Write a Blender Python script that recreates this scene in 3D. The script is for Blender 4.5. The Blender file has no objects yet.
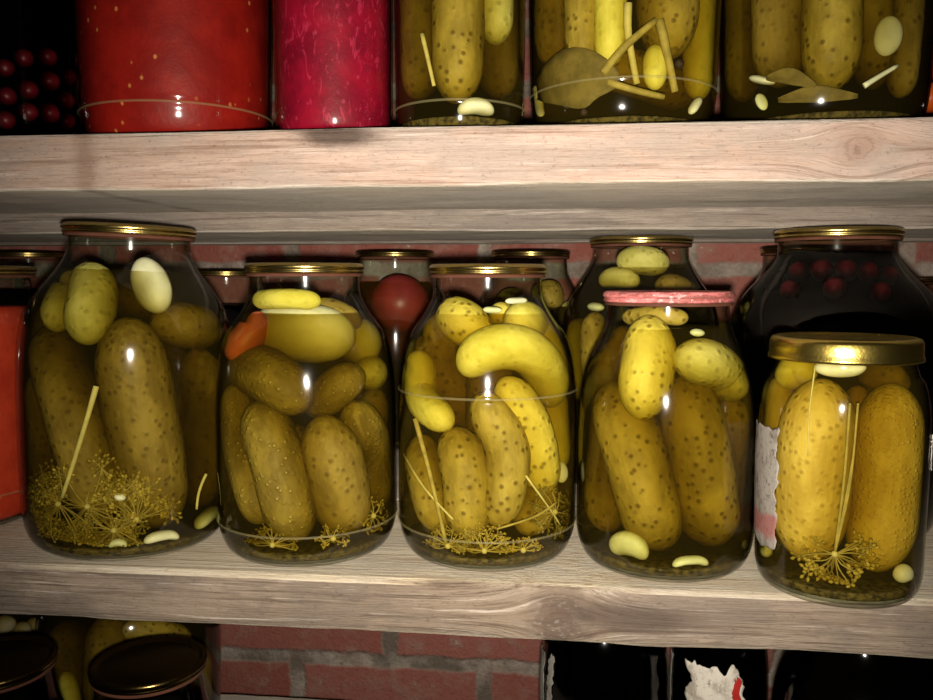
import bpy, math, random
import numpy as np
from mathutils import Vector, Matrix, noise as mnoise

random.seed(7)
rng = np.random.default_rng(7)
SC = bpy.context.scene
COL = SC.collection

# ------------------------------------------------------------------ camera
F = 820.0
PITCH, YAW = math.radians(5.0), math.radians(6.2)
EYE = np.array([0.0, 0.0, 0.2035])
FW = np.array([-math.sin(YAW) * math.cos(PITCH), math.cos(YAW) * math.cos(PITCH), -math.sin(PITCH)])
RT = np.array([math.cos(YAW), math.sin(YAW), 0.0])
UP = np.cross(RT, FW)


def ray(px, py):
    d = FW + RT * ((px - 466.5) / F) + UP * ((350.0 - py) / F)
    return d                      # depth along the view axis = ray parameter


def at_y(px, py, y):
    d = ray(px, py)
    return EYE + d * (y / d[1])


def at_z(px, py, z):
    d = ray(px, py)
    return EYE + d * ((z - EYE[2]) / d[2])


def depth(p):
    return float(np.dot(np.asarray(p) - EYE, FW))


# ------------------------------------------------------------------ node helpers
class NT:
    def __init__(self, name):
        self.m = bpy.data.materials.new(name)
        self.m.use_nodes = True
        self.t = self.m.node_tree
        self.t.nodes.clear()
        self.out = self.n('ShaderNodeOutputMaterial')

    def n(self, kind, ins=None, **props):
        nd = self.t.nodes.new(kind)
        for k, v in props.items():
            setattr(nd, k, v)
        for k, v in (ins or {}).items():
            self.set(nd, k, v)
        return nd

    def set(self, nd, k, v):
        s = nd.inputs[k]
        if isinstance(v, bpy.types.NodeSocket):
            self.t.links.new(v, s)
        elif isinstance(v, bpy.types.Node):
            self.t.links.new(v.outputs[0], s)
        else:
            if isinstance(v, (tuple, list)) and len(v) == 3 and s.type == 'RGBA':
                v = (*v, 1.0)
            s.default_value = v

    def math(self, op, a, b=0.0, c=0.0, clamp=False):
        nd = self.n('ShaderNodeMath', operation=op, use_clamp=clamp)
        for i, v in enumerate((a, b, c)):
            if i < len(nd.inputs):
                self.set(nd, i, v)
        return nd.outputs[0]

    def mix(self, fac, a, b, blend='MIX'):
        nd = self.n('ShaderNodeMix', data_type='RGBA', blend_type=blend)
        self.set(nd, 0, fac)
        self.set(nd, 6, a)
        self.set(nd, 7, b)
        return nd.outputs[2]

    def step(self, v, lo, hi):
        nd = self.n('ShaderNodeMapRange', interpolation_type='SMOOTHSTEP')
        self.set(nd, 0, v)
        nd.inputs[1].default_value = lo
        nd.inputs[2].default_value = hi
        return nd.outputs[0]

    def coords(self, scale=(1, 1, 1), kind='Object', loc=(0, 0, 0)):
        tc = self.n('ShaderNodeTexCoord')
        mp = self.n('ShaderNodeMapping', {'Vector': tc.outputs[kind], 'Scale': scale, 'Location': loc})
        return mp.outputs[0]

    def noise(self, vec, scale, detail=4.0, rough=0.55, dist=0.0):
        return self.n('ShaderNodeTexNoise', {'Vector': vec, 'Scale': scale, 'Detail': detail, 'Roughness': rough, 'Distortion': dist}).outputs[0]

    def voronoi(self, vec, scale, rand=1.0):
        return self.n('ShaderNodeTexVoronoi', {'Vector': vec, 'Scale': scale, 'Randomness': rand})

    def bump(self, h, dist, strength=1.0, normal=None):
        nd = self.n('ShaderNodeBump', {'Height': h, 'Distance': dist, 'Strength': strength})
        if normal is not None:
            self.set(nd, 'Normal', normal)
        return nd.outputs[0]

    def pbr(self, **k):
        nd = self.n('ShaderNodeBsdfPrincipled')
        for a, v in k.items():
            self.set(nd, a.replace('_', ' '), v)
        self.t.links.new(nd.outputs[0], self.out.inputs[0])
        return nd


def srgb(r, g, b):
    f = lambda c: (c / 255 / 12.92) if c / 255 <= 0.04045 else ((c / 255 + 0.055) / 1.055) ** 2.4
    return (f(r), f(g), f(b))


# ------------------------------------------------------------------ materials
def wood_mat(name, edge, face, spots=()):
    """weathered softwood, grain along X; edge = (pale, mid, dark, grey) of the upright edge, face = the same for the
    paler broad top and bottom; spots = (x, z, rx, rz, colour, strength, knot?)"""
    t = NT(name)
    tc = t.n('ShaderNodeTexCoord').outputs['Object']
    X, Y, Z = t.n('ShaderNodeSeparateXYZ', {0: tc}).outputs
    warp = t.noise(t.coords((2.5, 9, 9)), 1.0, 3.0)
    cloud = t.noise(t.coords((11, 22, 22)), 1.0, 6, 0.7)
    speck = t.noise(t.coords((260, 420, 420)), 1.0, 3, 0.7)
    zz = t.math('ADD', Z, t.math('MULTIPLY', t.math('SUBTRACT', warp, 0.5), 0.010))
    ds = []
    for (sx, sz, rx, rz, c, st, kn) in spots:
        dx = t.math('DIVIDE', t.math('SUBTRACT', X, sx), rx)
        dz = t.math('DIVIDE', t.math('SUBTRACT', Z, sz), rz)
        d = t.math('SQRT', t.math('ADD', t.math('MULTIPLY', dx, dx), t.math('MULTIPLY', dz, dz)))
        ds.append(d)
        if kn:      # grain flows round the knot
            g = t.math('EXPONENT', t.math('MULTIPLY', t.math('MULTIPLY', d, d), -0.28))
            zz = t.math('ADD', zz, t.math('MULTIPLY', t.math('MULTIPLY', g, dz), -rz * 0.9))
    vec = t.n('ShaderNodeCombineXYZ', {0: X, 1: Y, 2: zz}).outputs[0]

    def stretched(sx, s, detail, rough=0.6):
        mp = t.n('ShaderNodeMapping', {'Vector': vec, 'Scale': (sx, s, s)}).outputs[0]
        return t.noise(mp, 1.0, detail, rough)

    broad = stretched(2.2, 70, 5, .65)
    grain = stretched(7.0, 330, 5, .65)
    fine = stretched(40, 1100, 3, .65)
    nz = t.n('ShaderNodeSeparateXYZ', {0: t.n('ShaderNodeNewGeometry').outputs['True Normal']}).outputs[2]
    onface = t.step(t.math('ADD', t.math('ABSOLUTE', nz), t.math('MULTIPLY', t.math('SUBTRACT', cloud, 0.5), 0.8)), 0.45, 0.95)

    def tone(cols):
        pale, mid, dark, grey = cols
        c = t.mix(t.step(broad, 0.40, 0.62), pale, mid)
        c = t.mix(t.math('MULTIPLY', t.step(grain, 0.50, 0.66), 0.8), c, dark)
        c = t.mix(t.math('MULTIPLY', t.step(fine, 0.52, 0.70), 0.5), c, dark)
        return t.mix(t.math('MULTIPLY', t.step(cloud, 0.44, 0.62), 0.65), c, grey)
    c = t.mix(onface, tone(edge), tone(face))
    lift = t.mix(0.5, c, srgb(228, 216, 204))
    c = t.mix(t.math('MULTIPLY', t.step(stretched(9, 300, 4, 0.7), 0.57, 0.70), 0.8), c, lift)
    c = t.mix(t.math('MULTIPLY', t.step(speck, 0.58, 0.72), 0.35), c, srgb(70, 58, 50))
    for d, (sx, sz, rx, rz, sc_, st, kn) in zip(ds, spots):
        dn = t.math('ADD', d, t.math('MULTIPLY', t.math('SUBTRACT', cloud, 0.5), 2.2))
        m = t.math('SUBTRACT', 1.0, t.step(dn, 0.25, 1.25))
        c = t.mix(t.math('MULTIPLY', m, st), c, sc_)
        if kn:
            w = t.math('SINE', t.math('MULTIPLY', t.math('ADD', dn, t.math('MULTIPLY', speck, 0.25)), 19.0))
            c = t.mix(t.math('MULTIPLY', t.math('MULTIPLY', m, t.step(w, -0.2, 0.9)), 0.35), c, srgb(96, 76, 64))
            c = t.mix(t.math('MULTIPLY', t.math('MULTIPLY', m, t.step(speck, 0.55, 0.68)), 0.22), c, srgb(206, 196, 186))
    h = t.math('ADD', t.math('MULTIPLY', grain, 0.9), t.math('ADD', t.math('MULTIPLY', fine, 0.5), t.math('MULTIPLY', cloud, 0.8)))
    t.pbr(Base_Color=c, Roughness=0.92, Specular_IOR_Level=0.12, Normal=t.bump(h, 0.0016, 1.0))
    return t.m


def brick_mat():
    t = NT('old_red_brick')
    tc = t.n('ShaderNodeTexCoord').outputs['Object']
    s = t.n('ShaderNodeSeparateXYZ', {0: tc})
    wob = t.noise(t.coords((14, 14, 14)), 1.0, 4, 0.6)
    wob2 = t.noise(t.coords((14, 14, 14), loc=(5, 3, 8)), 1.0, 4, 0.6)
    x = t.math('ADD', s.outputs[0], t.math('MULTIPLY', t.math('SUBTRACT', wob, 0.5), 0.030))
    z = t.math('ADD', s.outputs[2], t.math('MULTIPLY', t.math('SUBTRACT', wob2, 0.5), 0.022))
    v = t.n('ShaderNodeCombineXYZ', {0: t.math('ADD', x, 5 * 0.268 + 0.095), 1: t.math('ADD', z, 20 * 0.079 - 0.238 + 0.079 + 0.024), 2: 0.0}).outputs[0]
    br = t.n('ShaderNodeTexBrick', {'Vector': v, 'Scale': 1.0, 'Mortar Size': 0.0135, 'Mortar Smooth': 0.5, 'Bias': 0.0,
                                    'Brick Width': 0.268, 'Row Height': 0.079,
                                    'Color1': srgb(150, 88, 76), 'Color2': srgb(168, 106, 94), 'Mortar': srgb(182, 170, 156)})
    br.offset = 0.5
    n1 = t.noise(t.coords((30, 30, 30)), 1.0, 6, 0.7)
    n2 = t.noise(t.coords((160, 160, 160)), 1.0, 4, 0.7)
    c = t.mix(t.math('MULTIPLY', t.step(n1, 0.45, 0.72), 0.7), br.outputs[0], srgb(166, 136, 122))
    c = t.mix(t.math('MULTIPLY', t.step(n2, 0.5, 0.75), 0.4), c, srgb(110, 60, 48))
    c = t.mix(t.math('MULTIPLY', t.math('MULTIPLY', t.step(n1, 0.58, 0.66), t.step(n2, 0.56, 0.64)), 0.5), c, srgb(230, 220, 210))
    mo = t.math('MULTIPLY', br.outputs[1], t.step(t.noise(t.coords((9, 9, 9)), 1.0, 5, 0.7), 0.40, 0.62))
    c = t.mix(t.math('MULTIPLY', mo, 0.75), c, srgb(92, 78, 66))
    h = t.math('ADD', t.math('MULTIPLY', br.outputs[1], -0.5), t.math('ADD', t.math('MULTIPLY', n1, 0.9), t.math('MULTIPLY', n2, 0.5)))
    t.pbr(Base_Color=c, Roughness=0.92, Specular_IOR_Level=0.15, Normal=t.bump(h, 0.006, 0.9))
    return t.m


def glass_mat(name, clear=(0.955, 0.968, 0.94), edge=(0.30, 0.29, 0.17)):
    t = NT(name)
    lw = t.n('ShaderNodeLayerWeight', {'Blend': 0.5}).outputs['Facing']
    f4 = t.math('POWER', lw, 3.5)
    col = t.mix(f4, clear, edge)
    tr = t.n('ShaderNodeBsdfTransparent', {'Color': col})
    nz = t.noise(t.coords((40, 40, 24)), 1.0, 2, 0.5)
    gl = t.n('ShaderNodeBsdfGlossy', {'Color': (1, 1, 1), 'Roughness': 0.075, 'Normal': t.bump(nz, 0.0008, 0.25)})
    fac = t.math('ADD', 0.035, t.math('MULTIPLY', t.math('POWER', lw, 5.0), 0.8))
    bf = t.n('ShaderNodeNewGeometry').outputs['Backfacing']     # the wet side of the wall reflects little
    fac = t.math('MULTIPLY', fac, t.math('SUBTRACT', 1.0, t.math('MULTIPLY', bf, 0.85)))
    mx = t.n('ShaderNodeMixShader', {0: fac, 1: tr, 2: gl})
    t.t.links.new(mx.outputs[0], t.out.inputs[0])
    return t.m


def brine_mat(name, color, density, haze=0.0, hazecol=(.8, .64, .22)):
    t = NT(name)
    geo = t.n('ShaderNodeNewGeometry')
    nz = t.n('ShaderNodeSeparateXYZ', {0: geo.outputs['Normal']}).outputs[2]
    fac = t.math('MULTIPLY', t.step(t.math('ABSOLUTE', nz), 0.9, 0.98), 0.12)
    tr = t.n('ShaderNodeBsdfTransparent', {'Color': (1, 1, 1)})
    gl = t.n('ShaderNodeBsdfGlossy', {'Color': (1, 1, 1), 'Roughness': 0.05})
    mx = t.n('ShaderNodeMixShader', {0: fac, 1: tr, 2: gl})
    t.t.links.new(mx.outputs[0], t.out.inputs[0])
    va = t.n('ShaderNodeVolumeAbsorption', {'Color': color, 'Density': density})
    vol = va.outputs[0]
    if haze:
        vs = t.n('ShaderNodeVolumeScatter', {'Color': hazecol, 'Density': haze, 'Anisotropy': 0.0})
        ad = t.n('ShaderNodeAddShader', {0: va, 1: vs})
        vol = ad.outputs[0]
    t.t.links.new(vol, t.out.inputs[1])
    return t.m


def metal_mat(name, col, rough, worn=0.25, rust=srgb(92, 58, 30), metallic=1.0):
    t = NT(name)
    n1 = t.noise(t.coords((60, 60, 60)), 1.0, 5, 0.65)
    n2 = t.noise(t.coords((420, 420, 420)), 1.0, 3, 0.6)
    c = t.mix(t.math('MULTIPLY', t.step(n1, 0.55, 0.75), worn), col, rust)
    r = t.math('ADD', rough, t.math('MULTIPLY', n1, 0.05))
    t.pbr(Base_Color=c, Metallic=metallic, Roughness=r, Normal=t.bump(n2, 0.0003, 0.5))
    return t.m


def painted_lid_mat():
    t = NT('pink_painted_tin')
    n1 = t.noise(t.coords((28, 28, 120)), 1.0, 5, 0.7)
    n2 = t.noise(t.coords((300, 300, 300)), 1.0, 4, 0.7)
    c = t.mix(t.step(n1, 0.44, 0.56), srgb(226, 128, 128), srgb(150, 84, 78))
    c = t.mix(t.step(n1, 0.60, 0.66), c, srgb(70, 62, 70))
    c = t.mix(t.math('MULTIPLY', t.step(n2, 0.55, 0.66), 0.7), c, srgb(235, 190, 185))
    t.pbr(Base_Color=c, Roughness=0.5, Normal=t.bump(n2, 0.0006, 0.6))
    return t.m


def plain_mat(name, col, rough=0.6, spec=0.3, var=0.25, scale=60, col2=None):
    t = NT(name)
    n1 = t.noise(t.coords((scale,) * 3), 1.0, 5, 0.6)
    c2 = col2 or tuple(v * (1 - var) for v in col)
    c = t.mix(t.step(n1, 0.35, 0.65), col, c2)
    t.pbr(Base_Color=c, Roughness=rough, Specular_IOR_Level=spec, Normal=t.bump(n1, 0.001, 0.4))
    return t.m


def cuc_mat(name, lo, hi, tip, dot, dotamt, dscale=155, warts=0.5, dotsize=0.33):
    """pickle skin: blotches, streaks along the local Z axis, warts and dots"""
    t = NT(name)
    info = t.n('ShaderNodeObjectInfo').outputs['Random']
    off = t.n('ShaderNodeCombineXYZ', {0: t.math('MULTIPLY', info, 7.0), 1: t.math('MULTIPLY', info, 3.0), 2: info}).outputs[0]
    tc = t.n('ShaderNodeTexCoord').outputs['Object']
    v = t.n('ShaderNodeVectorMath', {0: tc, 1: off}, operation='ADD').outputs[0]
    def nz(sc, d, r=0.6):
        mp = t.n('ShaderNodeMapping', {'Vector': v, 'Scale': sc}).outputs[0]
        return t.noise(mp, 1.0, d, r)
    blot = nz((55, 55, 30), 4)
    streak = nz((230, 230, 14), 3)
    fine = nz((520, 520, 520), 3)
    c = t.mix(t.step(blot, 0.36, 0.66), lo, hi)
    c = t.mix(t.math('MULTIPLY', t.step(streak, 0.5, 0.68), 0.35), c, hi)
    al = t.n('ShaderNodeAttribute', attribute_name='along').outputs['Fac']
    c = t.mix(t.math('MULTIPLY', t.step(t.math('ADD', al, t.math('MULTIPLY', t.math('SUBTRACT', streak, 0.5), 0.5)), 0.72, 1.0), 0.75), c, tip)
    vo = t.voronoi(v, dscale, 0.95)
    dd = vo.outputs['Distance']
    cellr = t.n('ShaderNodeSeparateXYZ', {0: vo.outputs['Color']}).outputs[0]
    on = t.math('MULTIPLY', t.math('SUBTRACT', 1.0, t.step(dd, dotsize * 0.45, dotsize)), t.step(cellr, 0.0, 0.15))
    c = t.mix(t.math('MULTIPLY', on, dotamt * .85), c, dot)
    c = t.mix(t.math('MULTIPLY', t.step(fine, 0.5, 0.75), 0.18), c, lo)
    h = t.math('ADD', t.math('MULTIPLY', t.math('SUBTRACT', 1.0, t.step(dd, 0.0, 0.5)), warts), t.math('ADD', t.math('MULTIPLY', streak, 0.35), t.math('MULTIPLY', blot, 0.5)))
    t.pbr(Base_Color=c, Roughness=0.55, Specular_IOR_Level=0.12, Normal=t.bump(h, 0.0018, 0.75))
    return t.m


def sauce_mat(name, base, base2, seed, seedamt, fibre=0.0, fibrecol=(1, 1, 1)):
    t = NT(name)
    n1 = t.noise(t.coords((35, 35, 35)), 1.0, 5, 0.65)
    c = t.mix(t.step(n1, 0.35, 0.65), base, base2)
    vo = t.voronoi(t.coords((1, 1, 0.8)), 115, 1.0)
    r = t.n('ShaderNodeSeparateXYZ', {0: vo.outputs['Color']}).outputs[0]
    on = t.math('MULTIPLY', t.math('SUBTRACT', 1.0, t.step(vo.outputs['Distance'], 0.08, 0.2)), t.step(r, 0.55, 0.75))
    c = t.mix(t.math('MULTIPLY', on, seedamt), c, seed)
    if fibre:
        f = t.noise(t.coords((110, 110, 40)), 1.0, 3, 0.6, 2.2)
        c = t.mix(t.math('MULTIPLY', t.step(f, 0.56, 0.66), fibre), c, fibrecol)
    t.pbr(Base_Color=c, Roughness=0.5, Specular_IOR_Level=0.2, Normal=t.bump(n1, 0.002, 0.5))
    return t.m


def label_mat(name, paper, stain, red, redz=None, dirt=0.75):
    t = NT(name)
    n1 = t.noise(t.coords((55, 55, 38)), 1.0, 6, 0.7)
    n2 = t.noise(t.coords((240, 240, 200)), 1.0, 4, 0.7)
    c = t.mix(t.math('MULTIPLY', t.step(n1, 0.45, 0.62), dirt), paper, stain)
    c = t.mix(t.math('MULTIPLY', t.step(n2, 0.56, 0.68), 0.7), c, srgb(70, 58, 46))
    if redz:
        z = t.n('ShaderNodeSeparateXYZ', {0: t.n('ShaderNodeTexCoord').outputs['Object']}).outputs[2]
        z = t.math('ADD', z, t.math('MULTIPLY', t.math('SUBTRACT', n1, 0.5), 0.02))
        m = t.math('MULTIPLY', t.step(z, redz[0] - 0.003, redz[0] + 0.003), t.math('SUBTRACT', 1.0, t.step(z, redz[1] - 0.003, redz[1] + 0.003)))
        c = t.mix(t.math('MULTIPLY', m, 0.6), c, red)
    t.pbr(Base_Color=c, Roughness=0.85, Specular_IOR_Level=0.1, Normal=t.bump(n2, 0.001, 0.5))
    return t.m


kx = at_y(559, 622, 0.53)
s1 = at_y(345, 136, 0.53)
s2 = at_y(858, 150, 0.53)
s3 = at_y(85, 160, 0.53)
s4 = at_y(640, 618, 0.53)
M = {}
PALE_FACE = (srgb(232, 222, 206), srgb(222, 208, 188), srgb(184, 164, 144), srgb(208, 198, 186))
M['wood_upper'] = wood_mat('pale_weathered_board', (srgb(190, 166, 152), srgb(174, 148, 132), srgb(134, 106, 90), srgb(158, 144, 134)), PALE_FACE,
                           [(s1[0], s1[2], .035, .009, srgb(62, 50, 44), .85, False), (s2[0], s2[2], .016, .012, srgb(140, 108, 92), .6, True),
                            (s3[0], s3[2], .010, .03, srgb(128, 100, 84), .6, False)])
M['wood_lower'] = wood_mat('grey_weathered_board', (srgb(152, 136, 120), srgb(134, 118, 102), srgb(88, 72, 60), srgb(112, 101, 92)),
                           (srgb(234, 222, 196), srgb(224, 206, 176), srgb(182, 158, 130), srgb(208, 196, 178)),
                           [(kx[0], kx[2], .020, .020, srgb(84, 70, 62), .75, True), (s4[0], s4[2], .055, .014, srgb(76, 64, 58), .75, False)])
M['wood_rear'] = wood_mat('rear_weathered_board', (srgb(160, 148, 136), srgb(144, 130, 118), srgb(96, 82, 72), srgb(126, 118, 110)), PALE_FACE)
M['brick'] = brick_mat()
M['concrete'] = plain_mat('cellar_concrete', srgb(120, 114, 106), .95, .1, .3, 8)
M['glass'] = glass_mat('jar_glass')
t = NT('seam_glint')
t.t.links.new(t.n('ShaderNodeMixShader', {0: .16, 1: t.n('ShaderNodeBsdfTransparent', {'Color': (.95, .96, .9)}), 2: t.n('ShaderNodeBsdfPrincipled', {'Base Color': srgb(200, 186, 130), 'Roughness': .35})}).outputs[0], t.out.inputs[0])
M['glint_ring'] = t.m  # pale ring colour paints the bright refracted line along the glass ridge
M['brine_olive'] = brine_mat('olive_brine', (0.69, 0.61, 0.12), 84, 3.0)
M['brine_murky'] = brine_mat('murky_brine', (0.63, 0.56, 0.14), 90, 2.8)
M['brine_gold'] = brine_mat('golden_brine', (0.72, 0.63, 0.12), 62, 2.8)
M['brine_dark'] = brine_mat('dark_juice', (0.42, 0.06, 0.08), 260)
M['brine_red'] = brine_mat('red_juice', (0.85, 0.35, 0.30), 40)
M['gold'] = metal_mat('gold_lacquered_tin', srgb(196, 172, 104), 0.23, 0.3)
M['gold_bright'] = metal_mat('bright_gold_tin', srgb(232, 204, 104), 0.24, 0.12)
M['gold_dark'] = metal_mat('dark_gold_tin', srgb(120, 100, 56), 0.2, 0.4)  # darker tone of the gold tin, for the two lowest lids
M['pink_tin'] = painted_lid_mat()
M['rubber'] = plain_mat('brown_rubber', srgb(98, 62, 48), 0.8, 0.1)
M['c_dark'] = cuc_mat('dark_olive_skin', srgb(126, 102, 44), srgb(156, 130, 58), srgb(182, 160, 82), srgb(74, 54, 20), .6)
M['c_light'] = cuc_mat('light_green_skin', srgb(186, 174, 84), srgb(212, 198, 108), srgb(220, 210, 130), srgb(130, 110, 40), .45)
M['c_olive'] = cuc_mat('olive_spotted_skin', srgb(142, 118, 44), srgb(176, 150, 60), srgb(204, 182, 88), srgb(84, 58, 18), .85)
M['c_yellow'] = cuc_mat('yellow_spotted_skin', srgb(196, 172, 60), srgb(220, 196, 78), srgb(226, 206, 96), srgb(110, 84, 24), .8)
M['c_smooth'] = cuc_mat('smooth_yellow_skin', srgb(204, 186, 66), srgb(226, 210, 92), srgb(230, 214, 110), srgb(160, 140, 50), .3, warts=.2)
M['c_pale'] = cuc_mat('pale_smooth_skin', srgb(228, 220, 156), srgb(240, 232, 176), srgb(242, 236, 190), srgb(180, 168, 90), .12, warts=.1)
M['c_freckle'] = cuc_mat('freckled_olive_skin', srgb(116, 94, 38), srgb(150, 126, 52), srgb(178, 156, 74), srgb(214, 192, 112), .6, dscale=210, dotsize=.2)
M['c_gold'] = cuc_mat('golden_freckled_skin', srgb(186, 152, 56), srgb(214, 182, 78), srgb(226, 200, 96), srgb(238, 216, 130), .6, dscale=330, dotsize=.24)
M['c_goldspot'] = cuc_mat('golden_spotted_skin', srgb(184, 150, 56), srgb(210, 178, 78), srgb(220, 194, 92), srgb(140, 108, 34), .6, dscale=190)
M['garlic'] = plain_mat('cream_garlic', srgb(238, 232, 192), .5, .3, .12, 80)
M['garlic_green'] = plain_mat('greenish_garlic', srgb(222, 220, 160), .5, .3, .15, 80)
M['dill'] = plain_mat('dill_floret', srgb(178, 150, 54), .7, .15, .4, 200)
M['dill_dark'] = plain_mat('dark_dill_floret', srgb(150, 128, 42), .7, .15, .45, 200)
M['stem'] = plain_mat('dill_stalk', srgb(170, 146, 62), .65, .2, .3, 120)
M['stem_pale'] = plain_mat('pale_dill_stalk', srgb(206, 186, 100), .65, .2, .2, 120)
M['leaf'] = plain_mat('soaked_leaf', srgb(128, 108, 50), .7, .15, .35, 90)
M['tomato'] = plain_mat('tomato_skin', srgb(160, 58, 54), .4, .4, .25, 40)
M['tomato_or'] = plain_mat('orange_tomato_skin', srgb(226, 120, 40), .4, .4, .25, 40)
M['tomato_pink'] = plain_mat('faded_tomato_skin', srgb(226, 112, 84), .45, .35, .15, 40)
M['berry'] = plain_mat('dark_red_berry', srgb(124, 26, 40), .4, .4, .3, 50)
M['mushroom'] = plain_mat('pale_mushroom', srgb(196, 178, 150), .6, .2, .2, 60)
M['sediment'] = plain_mat('spice_sediment', srgb(96, 80, 32), .8, .1, .4, 260, srgb(44, 36, 16))
M['pepper'] = plain_mat('black_peppercorn', srgb(62, 44, 26), .7, .2, .4, 400)
M['sauce'] = sauce_mat('tomato_sauce', srgb(150, 26, 18), srgb(128, 18, 14), srgb(214, 140, 80), .75)
M['sauce_orange'] = sauce_mat('orange_tomato_sauce', srgb(206, 66, 40), srgb(184, 52, 32), srgb(224, 120, 70), .45)
M['beet'] = sauce_mat('crimson_beet_relish', srgb(150, 12, 42), srgb(116, 8, 34), srgb(206, 70, 96), .35, .5, srgb(196, 50, 84))
M['label_torn'] = label_mat('torn_grey_label', srgb(150, 143, 134), srgb(98, 86, 74), srgb(150, 58, 58), (0.036, 0.050))
M['label_white'] = label_mat('white_label', srgb(226, 218, 204), srgb(150, 138, 122), srgb(190, 50, 44))
M['label_red'] = plain_mat('red_label_print', srgb(190, 50, 44), .7, .1, .2, 100)
M['pale_scrap'] = label_mat('pale_grey_scrap', srgb(150, 146, 136), srgb(96, 90, 82), srgb(150, 60, 50))


# ------------------------------------------------------------------ mesh helpers
def link(name, verts, faces, mat, parent=None, loc=(0, 0, 0), smooth=True, basis=None, attrs=None):
    me = bpy.data.meshes.new(name)
    me.from_pydata([tuple(map(float, v)) for v in verts], [], faces)
    me.update()
    if smooth:
        me.polygons.foreach_set('use_smooth', [True] * len(me.polygons))
    for k, vals in (attrs or {}).items():
        a = me.attributes.new(k, 'FLOAT', 'POINT')
        a.data.foreach_set('value', vals)
    me.materials.append(mat)
    o = bpy.data.objects.new(name, me)
    COL.objects.link(o)
    if parent is not None:
        o.parent = parent
    m = Matrix.Translation(Vector(loc))
    if basis is not None:
        m = m @ basis.to_4x4()
    o.matrix_basis = m
    return o


def tag(o, label, cat=None, group=None, kind=None):
    if label:
        o['label'] = label
    if cat:
        o['category'] = cat
    if group:
        o['group'] = group
    if kind:
        o['kind'] = kind
    return o


def thing(name, label, cat, loc, group=None, rot=(0, 0, 0)):
    o = bpy.data.objects.new(name, None)
    o.empty_display_size = 0.02
    COL.objects.link(o)
    o.location = loc
    o.rotation_euler = rot
    return tag(o, label, cat, group)


def lathe(prof, seg=72):
    """closed-profile or open-profile lathe about Z; r==0 points become poles"""
    V, rings = [], []
    for r, z in prof:
        if r < 1e-6:
            rings.append([len(V)])
            V.append((0, 0, z))
        else:
            b = len(V)
            rings.append(list(range(b, b + seg)))
            for k in range(seg):
                a = 2 * math.pi * k / seg
                V.append((r * math.cos(a), r * math.sin(a), z))
    Fc = []
    for a, b in zip(rings[:-1], rings[1:]):
        if len(a) == 1 and len(b) == 1:
            continue
        for k in range(seg):
            k2 = (k + 1) % seg
            if len(a) == 1:
                Fc.append((a[0], b[k2], b[k]))
            elif len(b) == 1:
                Fc.append((a[k], a[k2], b[0]))
            else:
                Fc.append((a[k], a[k2], b[k2], b[k]))
    return V, Fc


def catmull(P, n):
    P = [np.asarray(p, float) for p in P]
    if len(P) == 2:
        return [P[0] + (P[1] - P[0]) * i / (n - 1) for i in range(n)]
    Q = [2 * P[0] - P[1]] + P + [2 * P[-1] - P[-2]]
    out = []
    for i in range(n):
        u = i / (n - 1) * (len(P) - 1)
        k = min(int(u), len(P) - 2)
        t = u - k
        a, b, c, d = Q[k:k + 4]
        out.append(0.5 * ((2 * b) + (-a + c) * t + (2 * a - 5 * b + 4 * c - d) * t * t + (-a + 3 * b - 3 * c + d) * t ** 3))
    return out


def smooth_prof(pts, n):
    return [tuple(p) for p in catmull(pts, n)]


def tube(spine, radii, seg=16, caps=True, jitter=0.0, flat=None, seed=0):
    """swept tube; returns verts, faces, along"""
    S = [np.asarray(p, float) for p in spine]
    T = []
    for i in range(len(S)):
        d = S[min(i + 1, len(S) - 1)] - S[max(i - 1, 0)]
        T.append(d / (np.linalg.norm(d) + 1e-12))
    ref = np.array([0, 0, 1.0]) if abs(T[0][2]) < 0.8 else np.array([0, 1.0, 0])
    nrm = np.cross(T[0], ref)
    nrm /= np.linalg.norm(nrm)
    V, A, rings = [], [], []
    for i, (p, t) in enumerate(zip(S, T)):
        nrm = nrm - t * np.dot(nrm, t)
        nrm /= np.linalg.norm(nrm)
        bi = np.cross(t, nrm)
        rings.append(len(V))
        for k in range(seg):
            a = 2 * math.pi * k / seg
            r = radii[i]
            if jitter:
                q = p * 60 + np.array([math.cos(a), math.sin(a), seed]) * 1.3
                r *= 1 + jitter * mnoise.noise(Vector(q))
            fx = 1.0 if flat is None else flat
            V.append(p + nrm * (r * math.cos(a)) + bi * (r * fx * math.sin(a)))
            A.append(i / (len(S) - 1))
    Fc = []
    for i in range(len(S) - 1):
        a, b = rings[i], rings[i + 1]
        for k in range(seg):
            k2 = (k + 1) % seg
            Fc.append((a + k, a + k2, b + k2, b + k))
    if caps:
        V.append(S[0]); A.append(0.0)
        V.append(S[-1]); A.append(1.0)
        for k in range(seg):
            k2 = (k + 1) % seg
            Fc.append((len(V) - 2, rings[0] + k2, rings[0] + k))
            Fc.append((len(V) - 1, rings[-1] + k, rings[-1] + k2))
    return V, Fc, A


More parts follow.
